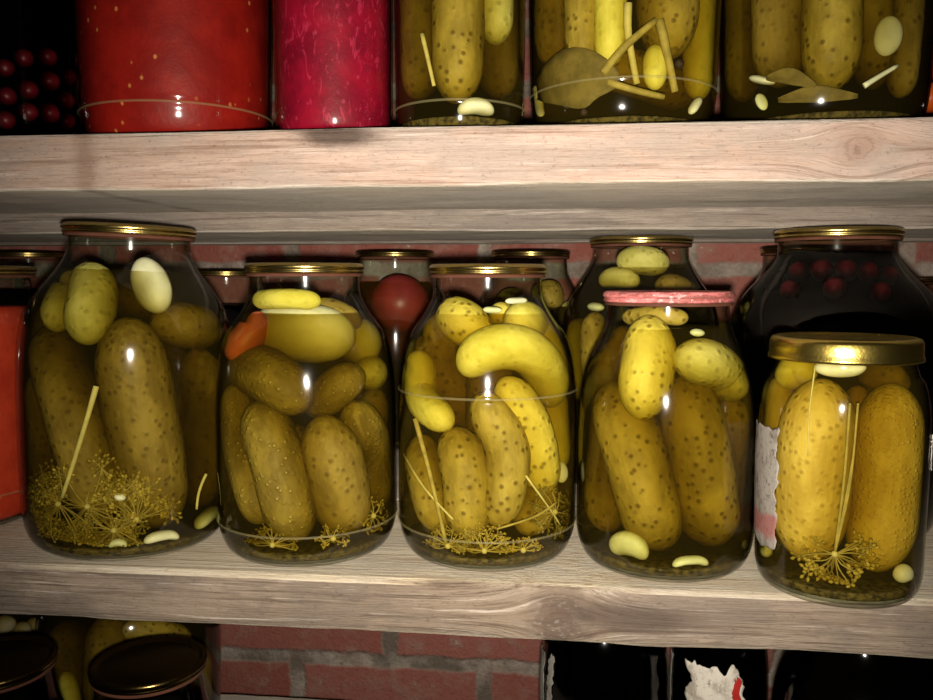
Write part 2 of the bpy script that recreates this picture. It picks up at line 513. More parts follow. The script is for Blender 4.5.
def ico(c, r, sub=1, squash=(1, 1, 1)):
    t = (1 + 5 ** 0.5) / 2
    v = [np.array(p, float) / math.sqrt(1 + t * t) for p in
         [(-1, t, 0), (1, t, 0), (-1, -t, 0), (1, -t, 0), (0, -1, t), (0, 1, t), (0, -1, -t), (0, 1, -t), (t, 0, -1), (t, 0, 1), (-t, 0, -1), (-t, 0, 1)]]
    f = [(0, 11, 5), (0, 5, 1), (0, 1, 7), (0, 7, 10), (0, 10, 11), (1, 5, 9), (5, 11, 4), (11, 10, 2), (10, 7, 6), (7, 1, 8), (3, 9, 4), (3, 4, 2), (3, 2, 6), (3, 6, 8), (3, 8, 9), (4, 9, 5), (2, 4, 11), (6, 2, 10), (8, 6, 7), (9, 8, 1)]
    for _ in range(sub - 1):
        cache, nf = {}, []
        def mid(a, b):
            k = (min(a, b), max(a, b))
            if k not in cache:
                m = v[a] + v[b]
                v.append(m / np.linalg.norm(m))
                cache[k] = len(v) - 1
            return cache[k]
        for a, b, c2 in f:
            x, y, z = mid(a, b), mid(b, c2), mid(c2, a)
            nf += [(a, x, z), (b, y, x), (c2, z, y), (x, y, z)]
        f = nf
    return [np.asarray(c) + p * r * np.array(squash) for p in v], f


class Bag:
    def __init__(self):
        self.V, self.F, self.A = [], [], []

    def add(self, V, Fc, A=None):
        b = len(self.V)
        self.V += list(V)
        self.F += [tuple(i + b for i in f) for f in Fc]
        self.A += list(A) if A is not None else [0.0] * len(V)


# ------------------------------------------------------------------ setting
def plank(name, label, x0, x1, y0, y1, z0, z1, mat, rc=0.004, wear=0.0012, seed=0, group=None):
    """a sawn board along X with rounded, worn arrises"""
    n = 150
    cor = [(y1, z1), (y0, z1), (y0, z0), (y1, z0)]
    cs = []
    for (cy, cz), a0 in zip(cor, (0, 90, 180, 270)):
        sy = -1 if cy == y1 else 1
        sz = -1 if cz == z1 else 1
        for k in range(4):
            a = math.radians(a0 + 30 * k)
            cs.append((cy + sy * rc + rc * math.cos(a), cz + sz * rc + rc * math.sin(a)))
        nxt = cor[(cor.index((cy, cz)) + 1) % 4]
        for f in (0.2, 0.4, 0.6, 0.8):
            yy = cy + (nxt[0] - cy) * f
            zz = cz + (nxt[1] - cz) * f
            cs.append((yy, zz))
    V, Fc = [], []
    m = len(cs)
    ym, zm = (y0 + y1) / 2, (z0 + z1) / 2
    for i in range(n + 1):
        x = x0 + (x1 - x0) * i / n
        for j, (y, z) in enumerate(cs):
            q = Vector((x * 9, y * 40 + seed * 3.1, z * 60))
            d = wear * (mnoise.noise(q) + 0.5 * mnoise.noise(q * 3.3))
            dz = d if z < z1 - 1e-4 else min(d * 0.25, 0)
            dy = d
            V.append((x, y + (dy if abs(y - ym) > (y1 - y0) * .45 else 0), z + (dz if abs(z - zm) > (z1 - z0) * .45 else 0)))
    for i in range(n):
        for j in range(m):
            j2 = (j + 1) % m
            Fc.append((i * m + j, i * m + j2, (i + 1) * m + j2, (i + 1) * m + j))
    Fc.append(tuple(range(m)))
    Fc.append(tuple(n * m + j for j in reversed(range(m))))
    o = link(name, V, Fc, mat, smooth=False)
    return tag(o, label, 'shelf board', group)


YF, YW = 0.53, 1.105
ZU0, ZU1 = 0.2625, 0.3005
XL, XR = -1.0, 0.85
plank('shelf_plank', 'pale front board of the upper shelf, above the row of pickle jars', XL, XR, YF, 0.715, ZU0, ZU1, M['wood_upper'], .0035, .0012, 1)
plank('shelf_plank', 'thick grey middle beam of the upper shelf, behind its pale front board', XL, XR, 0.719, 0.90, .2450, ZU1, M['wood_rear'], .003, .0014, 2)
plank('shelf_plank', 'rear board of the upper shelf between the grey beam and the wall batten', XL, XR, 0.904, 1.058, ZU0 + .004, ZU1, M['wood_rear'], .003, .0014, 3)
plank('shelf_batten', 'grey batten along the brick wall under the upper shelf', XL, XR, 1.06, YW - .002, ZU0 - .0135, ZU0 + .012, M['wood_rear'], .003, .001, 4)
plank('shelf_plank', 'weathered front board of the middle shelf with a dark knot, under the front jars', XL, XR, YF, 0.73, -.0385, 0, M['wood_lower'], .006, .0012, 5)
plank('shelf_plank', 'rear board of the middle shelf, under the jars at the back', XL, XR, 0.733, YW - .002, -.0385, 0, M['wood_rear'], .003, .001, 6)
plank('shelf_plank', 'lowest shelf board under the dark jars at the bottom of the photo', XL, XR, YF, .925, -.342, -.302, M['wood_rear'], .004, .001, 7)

wv, wf = [], []
for (x, y, z) in [(-1.3, YW, -.7), (1.1, YW, -.7), (1.1, YW, .9), (-1.3, YW, .9), (-1.3, YW + .25, -.7), (1.1, YW + .25, -.7), (1.1, YW + .25, .9), (-1.3, YW + .25, .9)]:
    wv.append((x, y, z))
wf = [(0, 1, 2, 3), (5, 4, 7, 6), (4, 0, 3, 7), (1, 5, 6, 2), (3, 2, 6, 7), (4, 5, 1, 0)]
tag(link('wall_back', wv, wf, M['brick'], smooth=False), 'old red brick wall with thick grey mortar behind the shelves', None, None, 'structure')

for nm, z in (('floor', -1.0), ('ceiling', 1.35)):
    V = [(x, y, zz) for zz in (z, z + .12) for x, y in ((-1.3, -1.2), (1.1, -1.2), (1.1, YW + .25), (-1.3, YW + .25))]
    tag(link(nm, V, [(3, 2, 1, 0), (4, 5, 6, 7), (0, 1, 5, 4), (1, 2, 6, 5), (2, 3, 7, 6), (3, 0, 4, 7)], M['concrete'], smooth=False),
        'bare grey cellar ' + nm + ' outside the picture', None, None, 'structure')

# ------------------------------------------------------------------ jars
PROF = {   # (r/R, z/H) up to the start of the neck; neck follows with its own ratio
    'litre2': [(.60, .004), (.72, .0), (.80, .003), (.885, .02), (.945, .05), (.985, .095), (1, .15), (1, .30), (1, .45), (.993, .53), (.975, .615), (.935, .695), (.86, .765)],
    'litre3': [(.55, .004), (.68, .0), (.77, .003), (.86, .02), (.92, .05), (.955, .10), (.972, .17), (.985, .30), (.996, .42), (1, .52), (.992, .60), (.965, .675), (.90, .745), (.80, .80)],
    'wide': [(.62, .004), (.76, .0), (.85, .004), (.925, .025), (.965, .06), (.985, .11), (.99, .25), (1, .45), (1, .60), (.99, .70), (.965, .775), (.92, .83)],
}


class Jar:
    """a glass jar: axis, radii and height are real sizes; its contents are laid inside it"""
    def __init__(self, axis, z0, R, H, Rl, kind, label, lidmat='gold', level=.86, fill='brine_olive', filler='brine', lidh=.0075, lid='tin',
                 group=None, name='pickle_jar', ridges=(), lean=(0, 0), seal=True, neck=None):
        self.ax, self.ay, self.z0, self.R, self.H, self.kind = float(axis[0]), float(axis[1]), z0, R, H, kind
        self.placed = []
        self.wall = 0.0013
        self.tol, self.wf = .82, 1.12
        self.gap = .0010            # room for dill and brine between the glass and the cucumbers
        root = self.root = thing(name, label, 'jar', (self.ax, self.ay, z0), group, (lean[0], lean[1], 0))
        self.base = np.array([self.ax, self.ay, z0])
        self.Rm = np.array(root.rotation_euler.to_matrix())
        self.eye = self.Rm.T @ (EYE - self.base)
        rn = neck if neck else Rl * 0.915
        zt = H - lidh * 0.35                                # rim of the glass, inside the lid
        body = [(r * R, z * H) for r, z in PROF[kind]]
        zl = body[-1][1]
        top = [(rn + (body[-1][0] - rn) * .42, zl + (H - lidh - zl) * .33), (rn * 1.0 + .001, zl + (H - lidh - zl) * .62), (rn, zl + (H - lidh - zl) * .85), (rn, zt)]
        outer = smooth_prof(body + top, 64)
        for zr in ridges:                                   # mould seams in the glass
            outer = [p for p in outer if abs(p[1] - zr * H) > .002]
            rr = float(np.interp(zr * H, [p[1] for p in outer[8:]], [p[0] for p in outer[8:]]))
            outer += [(rr, zr * H - .0016), (rr + .0007, zr * H), (rr, zr * H + .0016)]
            base = outer[:8]
            outer = base + sorted(outer[8:], key=lambda p: p[1])
        self.oz = [p[1] for p in outer[6:]]
        self.orr = [p[0] for p in outer[6:]]
        inner = [(max(r - self.wall, .004), max(z, .0040)) for r, z in outer[4:]]
        prof = [(0, .0025)] + outer + list(reversed(inner)) + [(0, .0052)]
        V, Fc = lathe(prof, 96)
        link('glass_body', V, Fc, M['glass'], root)
        for zr in ridges:
            q = [(self.rout(z0 + zr * H + a) + b, zr * H + a) for a, b in ((-.0009, .0004), (-.0004, .0010), (.0004, .0010), (.0009, .0004))]
            V, Fc = lathe(q, 96)
            link('seam_glint', V, Fc, M['glint_ring'], root)
        # contents that move with the jar
        if fill:
            zb = level * H
            g = .0005
            zs = np.concatenate([np.linspace(.0058, .03, 12), np.linspace(.035, zb, 26)])
            bp = [(0, .0058)] + [(self.rin(z0 + z) - g - (.001 if z < .006 else 0), z) for z in zs] + [(0, zb)]
            V, Fc = lathe(bp, 72)
            link(filler, V, Fc, M[fill], root)
            if filler == 'brine':           # spice dust and dill scraps settled on the base
                sp = [(0, .0062)] + [(self.rin(z0 + z) - .0011, z) for z in np.linspace(.0066, .0115, 5)]
                sp += [(sp[-1][0] * f, .0118 + .0015 * (1 - f)) for f in (.95, .8, .6, .4, .2)] + [(0, .0132)]
                V, Fc = lathe(sp, 64)
                V = [(x, y, z + (.0022 * mnoise.noise(Vector((x * 90 + self.ax * 70, y * 90, 1))) * min(1, (sp[5][0] - math.hypot(x, y)) / .004) if z > .0116 else 0)) for x, y, z in V]
                tag(link('sediment', V, Fc, M['sediment'], root), None, kind='stuff')
        # lid
        lm = M[lidmat]
        if lid == 'tin':        # rolled tin lid: sunken top, rolled rim
            h = lidh
            lp = [(0, H - .0022), (Rl * .80, H - .0022), (Rl * .84, H - .0030), (Rl * .875, H - .0026), (Rl * .90, H - .0004), (Rl * .935, H), (Rl * .97, H - .0006),
                  (Rl * .99, H - h * .25), (Rl, H - h * .45), (Rl * .985, H - h * .55), (Rl * .97, H - h * .62), (Rl * .982, H - h * .75), (Rl * .985, H - h * .9), (Rl * .965, H - h), (Rl * .935, H - h),
                  (Rl * .93, H - h * .6), (Rl * .93, H - .0042), (Rl * .80, H - .0036), (0, H - .0036)]
        else:                   # tall twist-off lid with a rolled lower edge
            h = lidh
            lp = [(0, H - .0012), (Rl * .80, H - .0012), (Rl * .83, H - .0004), (Rl * .90, H), (Rl * .955, H - .0008), (Rl * .98, H - .003), (Rl * .985, H - h * .5), (Rl * .985, H - h * .75),
                  (Rl, H - h * .85), (Rl, H - h * .97), (Rl * .97, H - h), (Rl * .95, H - h * .9), (Rl * .95, H - .0035), (0, H - .003)]
        V, Fc = lathe(list(reversed(lp)), 96)
        lo = link('lid', V, Fc, lm, root)
        if seal and lid == 'tin':
            q = [(Rl * .965, H - h - .0022), (Rl * .975, H - h - .0008), (Rl * .955, H - h + .0002), (Rl * .925, H - h + .0002), (Rl * .92, H - h - .0012), (Rl * .965, H - h - .0022)]
            V, Fc = lathe(q, 96)
            link('rubber_seal', V, Fc, M['rubber'], lo)

    def rout(self, z):
        return float(np.interp(z - self.z0, self.oz, self.orr))

    def rin(self, z):
        return self.rout(z) - self.wall

    def front(self, px, py, r):
        """ray parameter where a ball of radius r seen at (px, py) touches the inside of the front glass"""
        d = self.Rm.T @ ray(px, py)
        e = self.eye
        t = None
        z = e[2] + d[2] * (-e[1] / d[1])
        for _ in range(6):
            Rr = max(self.rin(z + self.z0) - r - .0012, .002)
            A = d[0] ** 2 + d[1] ** 2
            B = e[0] * d[0] + e[1] * d[1]
            C = e[0] ** 2 + e[1] ** 2 - Rr * Rr
            D = B * B - A * C
            t = (-B - math.sqrt(D)) / A if D > 0 else -B / A
            z = e[2] + d[2] * t
        return t

    def clamp(self, p, r):
        p = self.Rm.T @ (np.array(p, float) - self.base)
        p[2] = max(p[2], .0128 + r)
        z0 = self.z0
        lim = max(self.rin(z0 + p[2]) - r - .0014, .001)
        lim = min(lim, max(self.rin(z0 + p[2] + r * .6) - r * .8 - .0014, .001), max(self.rin(z0 + p[2] - r * .6) - r * .8 - .0014, .001))
        l = np.linalg.norm(p[:2])
        if l > lim:
            p[:2] *= lim / l
        return self.base + self.Rm @ p

    def fit(self, path, wpx, n=16, back=0.0, tol=.93, gap=0.0):
        """lay a rounded body along a path seen in the jar, as near the front glass as what already lies there allows"""
        pts = catmull([np.array(p, float) for p in path], n)
        t0 = np.array([self.front(p[0], p[1], wpx / 2 * .6 / F + gap) for p in pts])
        r0 = wpx / 2 * float(np.mean(t0)) / F
        t0 = np.array([self.front(p[0], p[1], r0 + gap) for p in pts])
        k = np.ones(5) / 5
        ts = np.convolve(np.pad(t0, 2, mode='edge'), k, 'valid')
        u = np.linspace(0, 1, n)
        rays = np.array([ray(*p) for p in pts])

        def lay(d0, d1):
            tt = ts + d0 * (1 - u) + d1 * u
            r = wpx / 2 * float(np.mean(tt)) / F
            raw = EYE + rays * tt[:, None]
            L = np.concatenate([[0], np.cumsum(np.linalg.norm(np.diff(raw, axis=0), axis=1))])
            e = np.minimum(L, L[-1] - L)
            c = min(r * 1.5, L[-1] * .5)
            q = np.where(e < c, 1 - np.clip((c - e) / c, 0, 1) ** 2.3, 1.0)
            RR = np.maximum(r * np.sqrt(np.clip(q, 0, None)) * (1 - .10 * (2 * L / L[-1] - 1) ** 2), r * .06)
            S = np.array([self.clamp(p, x + gap) for p, x in zip(raw, RR)])
            for _ in range(2):
                S[1:-1] = (S[:-2] + 2 * S[1:-1] + S[2:]) / 4
            pen = 0.0
            if self.placed:
                dd = np.linalg.norm(self.PC[None] - S[:, None], axis=2)
                ov = (self.PR[None] + RR[:, None]) * tol - dd
                pen = float(np.clip(ov.max(axis=1), 0, None).sum())
            drift = float(np.linalg.norm(raw - S, axis=1).mean())
            return pen, drift, S, RR, r
        best = None
        steps = np.arange(0, 1.5 * self.R, .005)
        grid = sorted(((a, b) for a in steps for b in steps), key=lambda q: q[0] + q[1])
        for a, b in grid:
            if best is not None and .4 * (a + b) >= best[0]:
                break
            if abs(a - b) > .05:
                continue
            pen, drift, S, RR, r = lay(back + a, back + b)
            cost = 3 * pen + .4 * (a + b) + .5 * drift
            if best is None or cost < best[0]:
                best = (cost, S, RR, r)
            if pen < 1e-5 and a + b == 0:
                break
        _, S, RR, r = best
        S, RR = list(S), list(RR)
        self.add(S, RR)
        return S, RR, r

    def add(self, S, RR):
        self.placed += list(zip(S, RR))
        self.PC = np.array([s for s, _ in self.placed])
        self.PR = np.array([q for _, q in self.placed])


def resample(S, RR, n):
    """denser rings near the ends so the tips stay round"""
    L = np.concatenate([[0], np.cumsum([np.linalg.norm(b - a) for a, b in zip(S[:-1], S[1:])])])
    u = 0.5 - 0.5 * np.cos(np.linspace(0, math.pi, n))
    u = u * L[-1]
    A = np.array(S)
    P = np.stack([np.interp(u, L, A[:, k]) for k in range(3)], 1)
    r = float(np.max(RR))
    c = min(r * 1.5, L[-1] * .5)
    R = []
    for x in u:
        e = min(x, L[-1] - x)
        q = max(0.0, 1 - ((c - e) / c) ** 2.3) if e < c else 1.0
        R.append(max(r * math.sqrt(q) * (1 - .10 * (2 * x / L[-1] - 1) ** 2), r * .04))
    return list(P), R


def local_frame(S):
    c = sum(S) / len(S)
    z = S[-1] - S[0]
    z = z / (np.linalg.norm(z) + 1e-9)
    x = np.cross(np.array([0, 1, 0.0]), z)
    if np.linalg.norm(x) < .05:
        x = np.array([1.0, 0, 0])
    x = x / np.linalg.norm(x)
    y = np.cross(z, x)
    B = np.stack([x, y, z], 1)
    return c, B


def body(name, S, RR, mat, n=34, seg=24, jitter=.035, flat=None, parent=None):
    S2, R2 = resample(S, RR, n)
    V, Fc, A = tube(S2, R2, seg, True, jitter, flat, seed=random.random() * 50)
    c, B = local_frame(S2)
    Vl = [(np.asarray(v) - c) @ B for v in V]
    return link(name, Vl, Fc, mat, parent, c, True, Matrix(B.tolist()), {'along': A})


def cucumber(j, path, w, mat, label, group, back=0.0, name='pickled_cucumber', cat='cucumber', flip=True):
    S, RR, r = j.fit(path, w * j.wf / WS, back=back, tol=j.tol, gap=j.gap)
    if flip:
        S, RR = S[::-1], RR[::-1]
    o = body(name, S, RR, M[mat])
    return tag(o, label, cat, group)


def clove(j, path, w, label, mat='garlic', name='garlic_clove', cat='garlic', flat=.72, group=None, back=0.0):
    S, RR, r = j.fit(path, w / WS, n=9, back=back)
    k = len(RR)
    o = body(name, S, RR, M[mat], 18, 16, .12, flat)
    return tag(o, label, cat, group)


def stem(j, path, w, label, mat='stem', name='dill_sprig', cat='dill', group=None, back=0.0):
    S, RR, r = j.fit(path, w / WS, n=9, back=back, tol=.8)
    V, Fc, A = tube(S, [r * (1 - .25 * i / (len(S) - 1)) for i in range(len(S))], 8, True, .1)
    c = sum(S) / len(S)
    o = link(name, [np.asarray(v) - c for v in V], Fc, M[mat], None, c)
    return tag(o, label, cat, group)


def umbel(j, cpx, reach, label, spread=(0, 360), nr=18, ns=9, mat='dill', seed=0, stalk=None, curl=.3, seedr=.0011, back=0.0, group=None, fuzz=.2):
    """dill flower head: rays from a hub, each ending in a small cluster of florets"""
    R = random.Random(seed)
    t = j.front(cpx[0], cpx[1], .004) + back
    c = j.clamp(EYE + ray(*cpx) * t, .003)
    dpt = depth(c)
    root = thing('dill_umbel', label, 'dill', c, group)
    rays, flo, hub = Bag(), Bag(), Bag()

    def pos(px, py, extra=0.0):
        tt = j.front(px, py, .0022) + extra
        return j.clamp(EYE + ray(px, py) * tt, .0018)
    V, Fc = ico((0, 0, 0), .0022, 2)
    hub.add(V, Fc)
    for k in range(nr):
        a = math.radians(spread[0] + (spread[1] - spread[0]) * (k + R.uniform(.1, .9)) / nr)
        L = reach * R.uniform(.62, 1.05)
        e = (cpx[0] + math.cos(a) * L, cpx[1] - math.sin(a) * L * .92)
        deep = back + R.uniform(0, .014)
        P1 = pos(*e, deep)
        mid = (c + P1) / 2 + np.array([R.uniform(-1, 1), 0, R.uniform(-1, 1)]) * np.linalg.norm(P1 - c) * curl * .4
        mid = j.clamp(mid, .0015)
        sp = catmull([c, mid, P1], 7)
        V, Fc, A = tube(sp, [.0005] * 7, 5, True)
        rays.add([v - c for v in V], Fc)
        for s in range(ns):
            a2 = R.uniform(0, 2 * math.pi)
            l2 = reach * fuzz * R.uniform(.3, 1.0)
            e2 = (e[0] + math.cos(a2) * l2, e[1] - math.sin(a2) * l2)
            P2 = pos(*e2, deep + R.uniform(-.002, .004))
            V, Fc, A = tube([P1, P2], [.00028, .00022], 4, False)
            rays.add([v - c for v in V], Fc)
            dr = P2 - P1
            ln = np.linalg.norm(dr) + 1e-9
            dr = dr / ln
            q = [P2 - dr * seedr * 1.1, P2, P2 + dr * seedr * 1.3]
            V, Fc, A = tube(q, [seedr * .45, seedr, seedr * .4], 6, True)
            flo.add([v - c for v in V], Fc)
    link('rays', rays.V, rays.F, M['stem'], root)
    tag(link('florets', flo.V, flo.F, M[mat], root), None, kind='stuff')
    link('hub', hub.V, hub.F, M['stem_pale'], root)
    if stalk:
        for pth, w in stalk:
            S = [pos(*p, back + .001) for p in catmull([np.array(q, float) for q in pth], 10)]
            S[-1] = c
            V, Fc, A = tube(S, [w / WS / 2 * dpt / F] * len(S), 7, True, .05)
            link('stalk', [v - c for v in V], Fc, M['stem'], root)
    return root


def ball(j, px, py, w, mat, label, name, cat, group=None, squash=(1, 1, 1), back=0.0):
    r0 = w / 2 * .6 / F
    best = None
    d = back
    while d < 2 * j.R:
        t = j.front(px, py, r0) + d
        r = w / 2 * t / F
        p = j.clamp(EYE + ray(px, py) * t, r)
        pen = 0.0
        if j.placed:
            pen = float(np.clip((j.PR + r) * .97 - np.linalg.norm(j.PC - p, axis=1), 0, None).sum())
        if best is None or pen < best[0]:
            best = (pen, p, r)
        if pen < 1e-6:
            break
        d += .0015
    _, p, r = best
    j.add([p], [r])
    V, Fc = ico((0, 0, 0), r, 4, squash)
    V = [v * (1 + .04 * mnoise.noise(Vector(v / r * 1.2 + p * 90))) for v in V]
    o = link(name, V, Fc, M[mat], None, p)
    return tag(o, label, cat, group)


def leaf(j, path, w, label, name='bay_leaf', cat='leaf', back=0.0, mat='leaf'):
    """thin curled leaf lying against the inside of the glass"""
    pts = catmull([np.array(p, float) for p in path], 12)
    V, Fc, mid = [], [], []
    for i, p in enumerate(pts):
        u = i / 11
        tg = pts[min(i + 1, 11)] - pts[max(i - 1, 0)]
        tg = tg / np.linalg.norm(tg)
        nn = np.array([-tg[1], tg[0]])
        hw = w / 2 * max(.05, math.sin(math.pi * (u * .9 + .05)) ** .7)
        for s in np.linspace(-1, 1, 7):
            q = p + nn * hw * s * (1 + .08 * math.sin(9 * u + 3 * s))
            t = j.front(q[0], q[1], .0016) + back + .0014 * (1 - abs(s)) * (1 - .5 * u)
            V.append(j.clamp(EYE + ray(*q) * t, .0016))
    c = sum(V) / len(V)
    for i in range(11):
        for s in range(6):
            a = i * 7 + s
            Fc.append((a, a + 1, a + 8, a + 7))
    o = link(name, [v - c for v in V], Fc, M[mat], None, c)
    md = o.modifiers.new('thick', 'SOLIDIFY')
    md.thickness = .0006
    return tag(o, label, cat)


def glass_label(j, az0, az1, z0, z1, mat, name='paper_label', jag=.004, seed=0, lift=.0005):
    """paper stuck on the outside of the glass; azimuths in degrees, 0 = towards the camera, positive to the right"""
    R = random.Random(seed)
    na, nz = 24, 44
    f = math.atan2(EYE[1] - j.ay, EYE[0] - j.ax)
    V, Fc = [], []
    def torn(n):
        k = R.uniform(0, 50)
        return [(1.5 * mnoise.noise(Vector((i * .22, k, 0))) + .5 * mnoise.noise(Vector((i * .9, k, 3)))) * jag for i in range(n + 1)]
    eL, eR, eB, eT = torn(nz), torn(nz), torn(na), torn(na)
    for i in range(nz + 1):
        v = i / nz
        for k in range(na + 1):
            u = k / na
            z = z0 + (z1 - z0) * v + eB[k] * (1 - v) ** 3 + eT[k] * v ** 3
            r = j.rout(j.z0 + z) + lift
            a0 = math.radians(az0) + eL[i] / r * (1 - u) ** 3
            a1 = math.radians(az1) + eR[i] / r * u ** 3
            a = f + a0 + (a1 - a0) * u
            V.append((r * math.cos(a), r * math.sin(a), z))
    for i in range(nz):
        for k in range(na):
            a = i * (na + 1) + k
            Fc.append((a, a + 1, a + na + 2, a + na + 1))
    o = link(name, V, Fc, M[mat], j.root)
    md = o.modifiers.new('thick', 'SOLIDIFY')
    md.thickness = .0004
    md.offset = 1
    return o


def front_jar(px, pybase, wbody, lidpx, lidpy, wlid, kind, zs=0.0, rb=.80, **k):
    """a jar standing on the shelf at zs whose base front is seen at (px, pybase); sizes in metres follow from its distance"""
    p = at_z(px, pybase, zs + .002)
    d = ray(px, pybase)
    h = np.array([d[0], d[1]]) / math.hypot(d[0], d[1])
    R = .065
    for _ in range(6):
        ax = p[:2] + h * R * rb
        R = wbody / 2 * depth((ax[0], ax[1], zs + .1)) / F * .993
    dd = math.hypot(ax[0], ax[1])
    r_ = ray(lidpx, lidpy)
    tt = dd / math.hypot(r_[0], r_[1])
    H = EYE[2] + r_[2] * tt - zs
    Rl = wlid / 2 * depth((ax[0], ax[1], zs + H)) / F * .995
    return Jar(ax, zs, R, H, Rl, kind, **k)


def back_jar(px, lidpy, Y, wbody, wlid, kind, zs=0.0, H=None, **k):
    p = at_y(px, lidpy, Y)
    R = wbody / 2 * depth(p) / F
    Rl = wlid / 2 * depth(p) / F
    return Jar(p[:2], zs, R, H if H else p[2] - zs, Rl, kind, **k)


WS = 1.0        # scale of the widths written beside a jar's own coordinates


def zoomer(x0, y0, s):
    global WS
    WS = s
    return lambda *pts: [(x0 + x / s, y0 + y / s) for x, y in pts]


ROW = 'big pickle jars in the front row of the middle shelf'
# ---- jar 1 (three-litre, far left)
A = front_jar(130, 557, 201, 126, 226, 127, 'litre3', label='largest pickle jar in the front row, bushy dill at its bottom, leftmost of the five', group=ROW,
              fill='brine_murky', level=.862, lean=(0, math.radians(2.4)), rb=.77)
A.gap, A.tol = .003, .74
Z = zoomer(0, 200, 1.8917)
G = 'cucumbers in the largest jar'
cucumber(A, Z((238, 222), (262, 380), (305, 625)), 122, 'c_dark', 'long dull cucumber standing in the middle of the largest jar', G)
cucumber(A, Z((92, 238), (140, 400), (195, 600)), 98, 'c_dark', 'dark-spotted cucumber leaning left of the central one in the largest jar', G)
cucumber(A, Z((70, 170), (56, 322)), 56, 'c_light', 'pale cucumber pressed to the left edge of the largest jar', G)
cucumber(A, Z((168, 128), (166, 275)), 82, 'c_light', 'light yellow-green cucumber end hanging just below the neck of the largest jar', G)
clove(A, Z((262, 112), (285, 150), (306, 212)), 70, 'big cream-white chunk of garlic below the neck of the largest jar', flat=.8)
cucumber(A, Z((282, 230), (350, 238), (424, 252)), 78, 'c_dark', 'cucumber lying across the right shoulder of the largest jar', G)
cucumber(A, Z((372, 280), (385, 420), (378, 580)), 80, 'c_dark', 'cucumber standing against the right side of the largest jar', G)
cucumber(A, Z((112, 140), (108, 250)), 58, 'c_light', 'light stub of cucumber tucked above the dark-spotted one in the largest jar', G)
cucumber(A, Z((62, 330), (72, 450), (95, 600)), 70, 'c_dark', 'shaded cucumber low at the left edge of the largest jar', G)
cucumber(A, Z((330, 300), (345, 440), (345, 610)), 80, 'c_dark', 'shaded cucumber behind the gap right of the central one in the largest jar', G)
cucumber(A, Z((210, 180), (260, 190), (330, 185)), 70, 'c_dark', 'shaded cucumber lying under the neck of the largest jar', G, back=.03)
stem(A, Z((182, 352), (160, 430), (118, 562)), 11, 'thick dill stalk slanting across the dark-spotted cucumber in the largest jar', 'stem_pale')
umbel(A, Z((258, 604))[0], 40, 'dill head with long bare rays fanning out at the bottom of the largest jar', (10, 150), 18, 18, 'dill', 3, fuzz=.32, seedr=.0013)
umbel(A, Z((165, 580))[0], 50, 'bushy dill head at the bottom left of the largest jar', (0, 360), 40, 18, 'dill', 4, fuzz=.30, seedr=.0012)
umbel(A, Z((110, 575))[0], 36, 'dark dill frond at the left bottom edge of the largest jar', (60, 330), 26, 16, 'dill_dark', 5, fuzz=.30, seedr=.0010)
umbel(A, Z((215, 625))[0], 30, 'flattened dill head lying on the base of the largest jar', (0, 360), 24, 14, 'dill_dark', 6, fuzz=.32, seedr=.0010)
clove(A, Z((272, 648), (305, 642), (338, 640)), 26, 'long pale garlic clove on the base of the largest jar')
clove(A, Z((372, 622), (395, 608), (418, 592)), 32, 'greenish garlic clove at the bottom right of the largest jar', 'garlic_green')
clove(A, Z((216, 560), (238, 564)), 18, 'small white garlic bit in the dill of the largest jar')
clove(A, Z((206, 662), (240, 660)), 20, 'small pale garlic bit at the very bottom of the largest jar', 'garlic_green')
stem(A, Z((390, 518), (376, 552), (372, 585)), 6, 'short forked dill twig at the right side of the largest jar', 'stem_pale')

# ---- jar 2
B = front_jar(310, 565, 178, 305.5, 263.5, 119, 'litre2', label='pickle jar with a red-orange tomato and a pale cucumber, second in the front row', group=ROW,
              fill='brine_olive', level=.83, ridges=(.12,))
B.tol = .70
Z = zoomer(190, 240, 2.06)
G = 'cucumbers in the jar with the red tomato'
cucumber(B, Z((54, 238), (84, 200), (128, 150)), 62, 'tomato_pink', 'red-orange tomato piece at the left shoulder of the second jar', None, name='tomato_piece', cat='tomato')
cucumber(B, Z((62, 262), (150, 272), (245, 345)), 100, 'c_freckle', 'dark freckled cucumber lying under the pale smooth one', G)
cucumber(B, Z((146, 186), (235, 192), (340, 202)), 108, 'c_pale', 'pale smooth fat cucumber lying beside the red tomato', G)
cucumber(B, Z((245, 358), (300, 305), (358, 270)), 74, 'c_freckle', 'olive cucumber slanting right of the dark freckled one', G, flip=True)
cucumber(B, Z((335, 196), (372, 204), (408, 216)), 84, 'c_pale', 'cucumber with its pale round end showing, right of the pale smooth one', G, flip=True)
cucumber(B, Z((355, 272), (395, 274), (425, 275)), 64, 'c_light', 'cucumber end with a pale star scar at the right edge below the round end', G, flip=True)
cucumber(B, Z((132, 335), (180, 450), (222, 645)), 102, 'c_freckle', 'long freckled cucumber standing left of centre under the dark lying one', G)
cucumber(B, Z((268, 362), (300, 480), (328, 620)), 116, 'c_dark', 'broad dull cucumber standing at the middle front of the second jar', G)
cucumber(B, Z((330, 335), (375, 430), (402, 545)), 82, 'c_freckle', 'cucumber leaning right of the broad dull one in the second jar', G)
cucumber(B, Z((82, 300), (108, 430), (150, 585)), 72, 'c_freckle', 'cucumber standing at the left edge of the second jar', G)
cucumber(B, Z((375, 310), (410, 400), (420, 500)), 70, 'c_olive', 'cucumber at the right edge of the second jar', G)
cucumber(B, Z((132, 124), (200, 121), (270, 126)), 38, 'c_smooth', 'yellow cucumber lying just under the lid of the second jar', G)
cucumber(B, Z((250, 140), (300, 150), (352, 178)), 48, 'c_olive', 'olive cucumber under the right of the neck of the second jar', G)
cucumber(B, Z((215, 380), (225, 470), (235, 600)), 70, 'c_olive', 'cucumber seen in the gap at the middle of the second jar', G, back=.02)
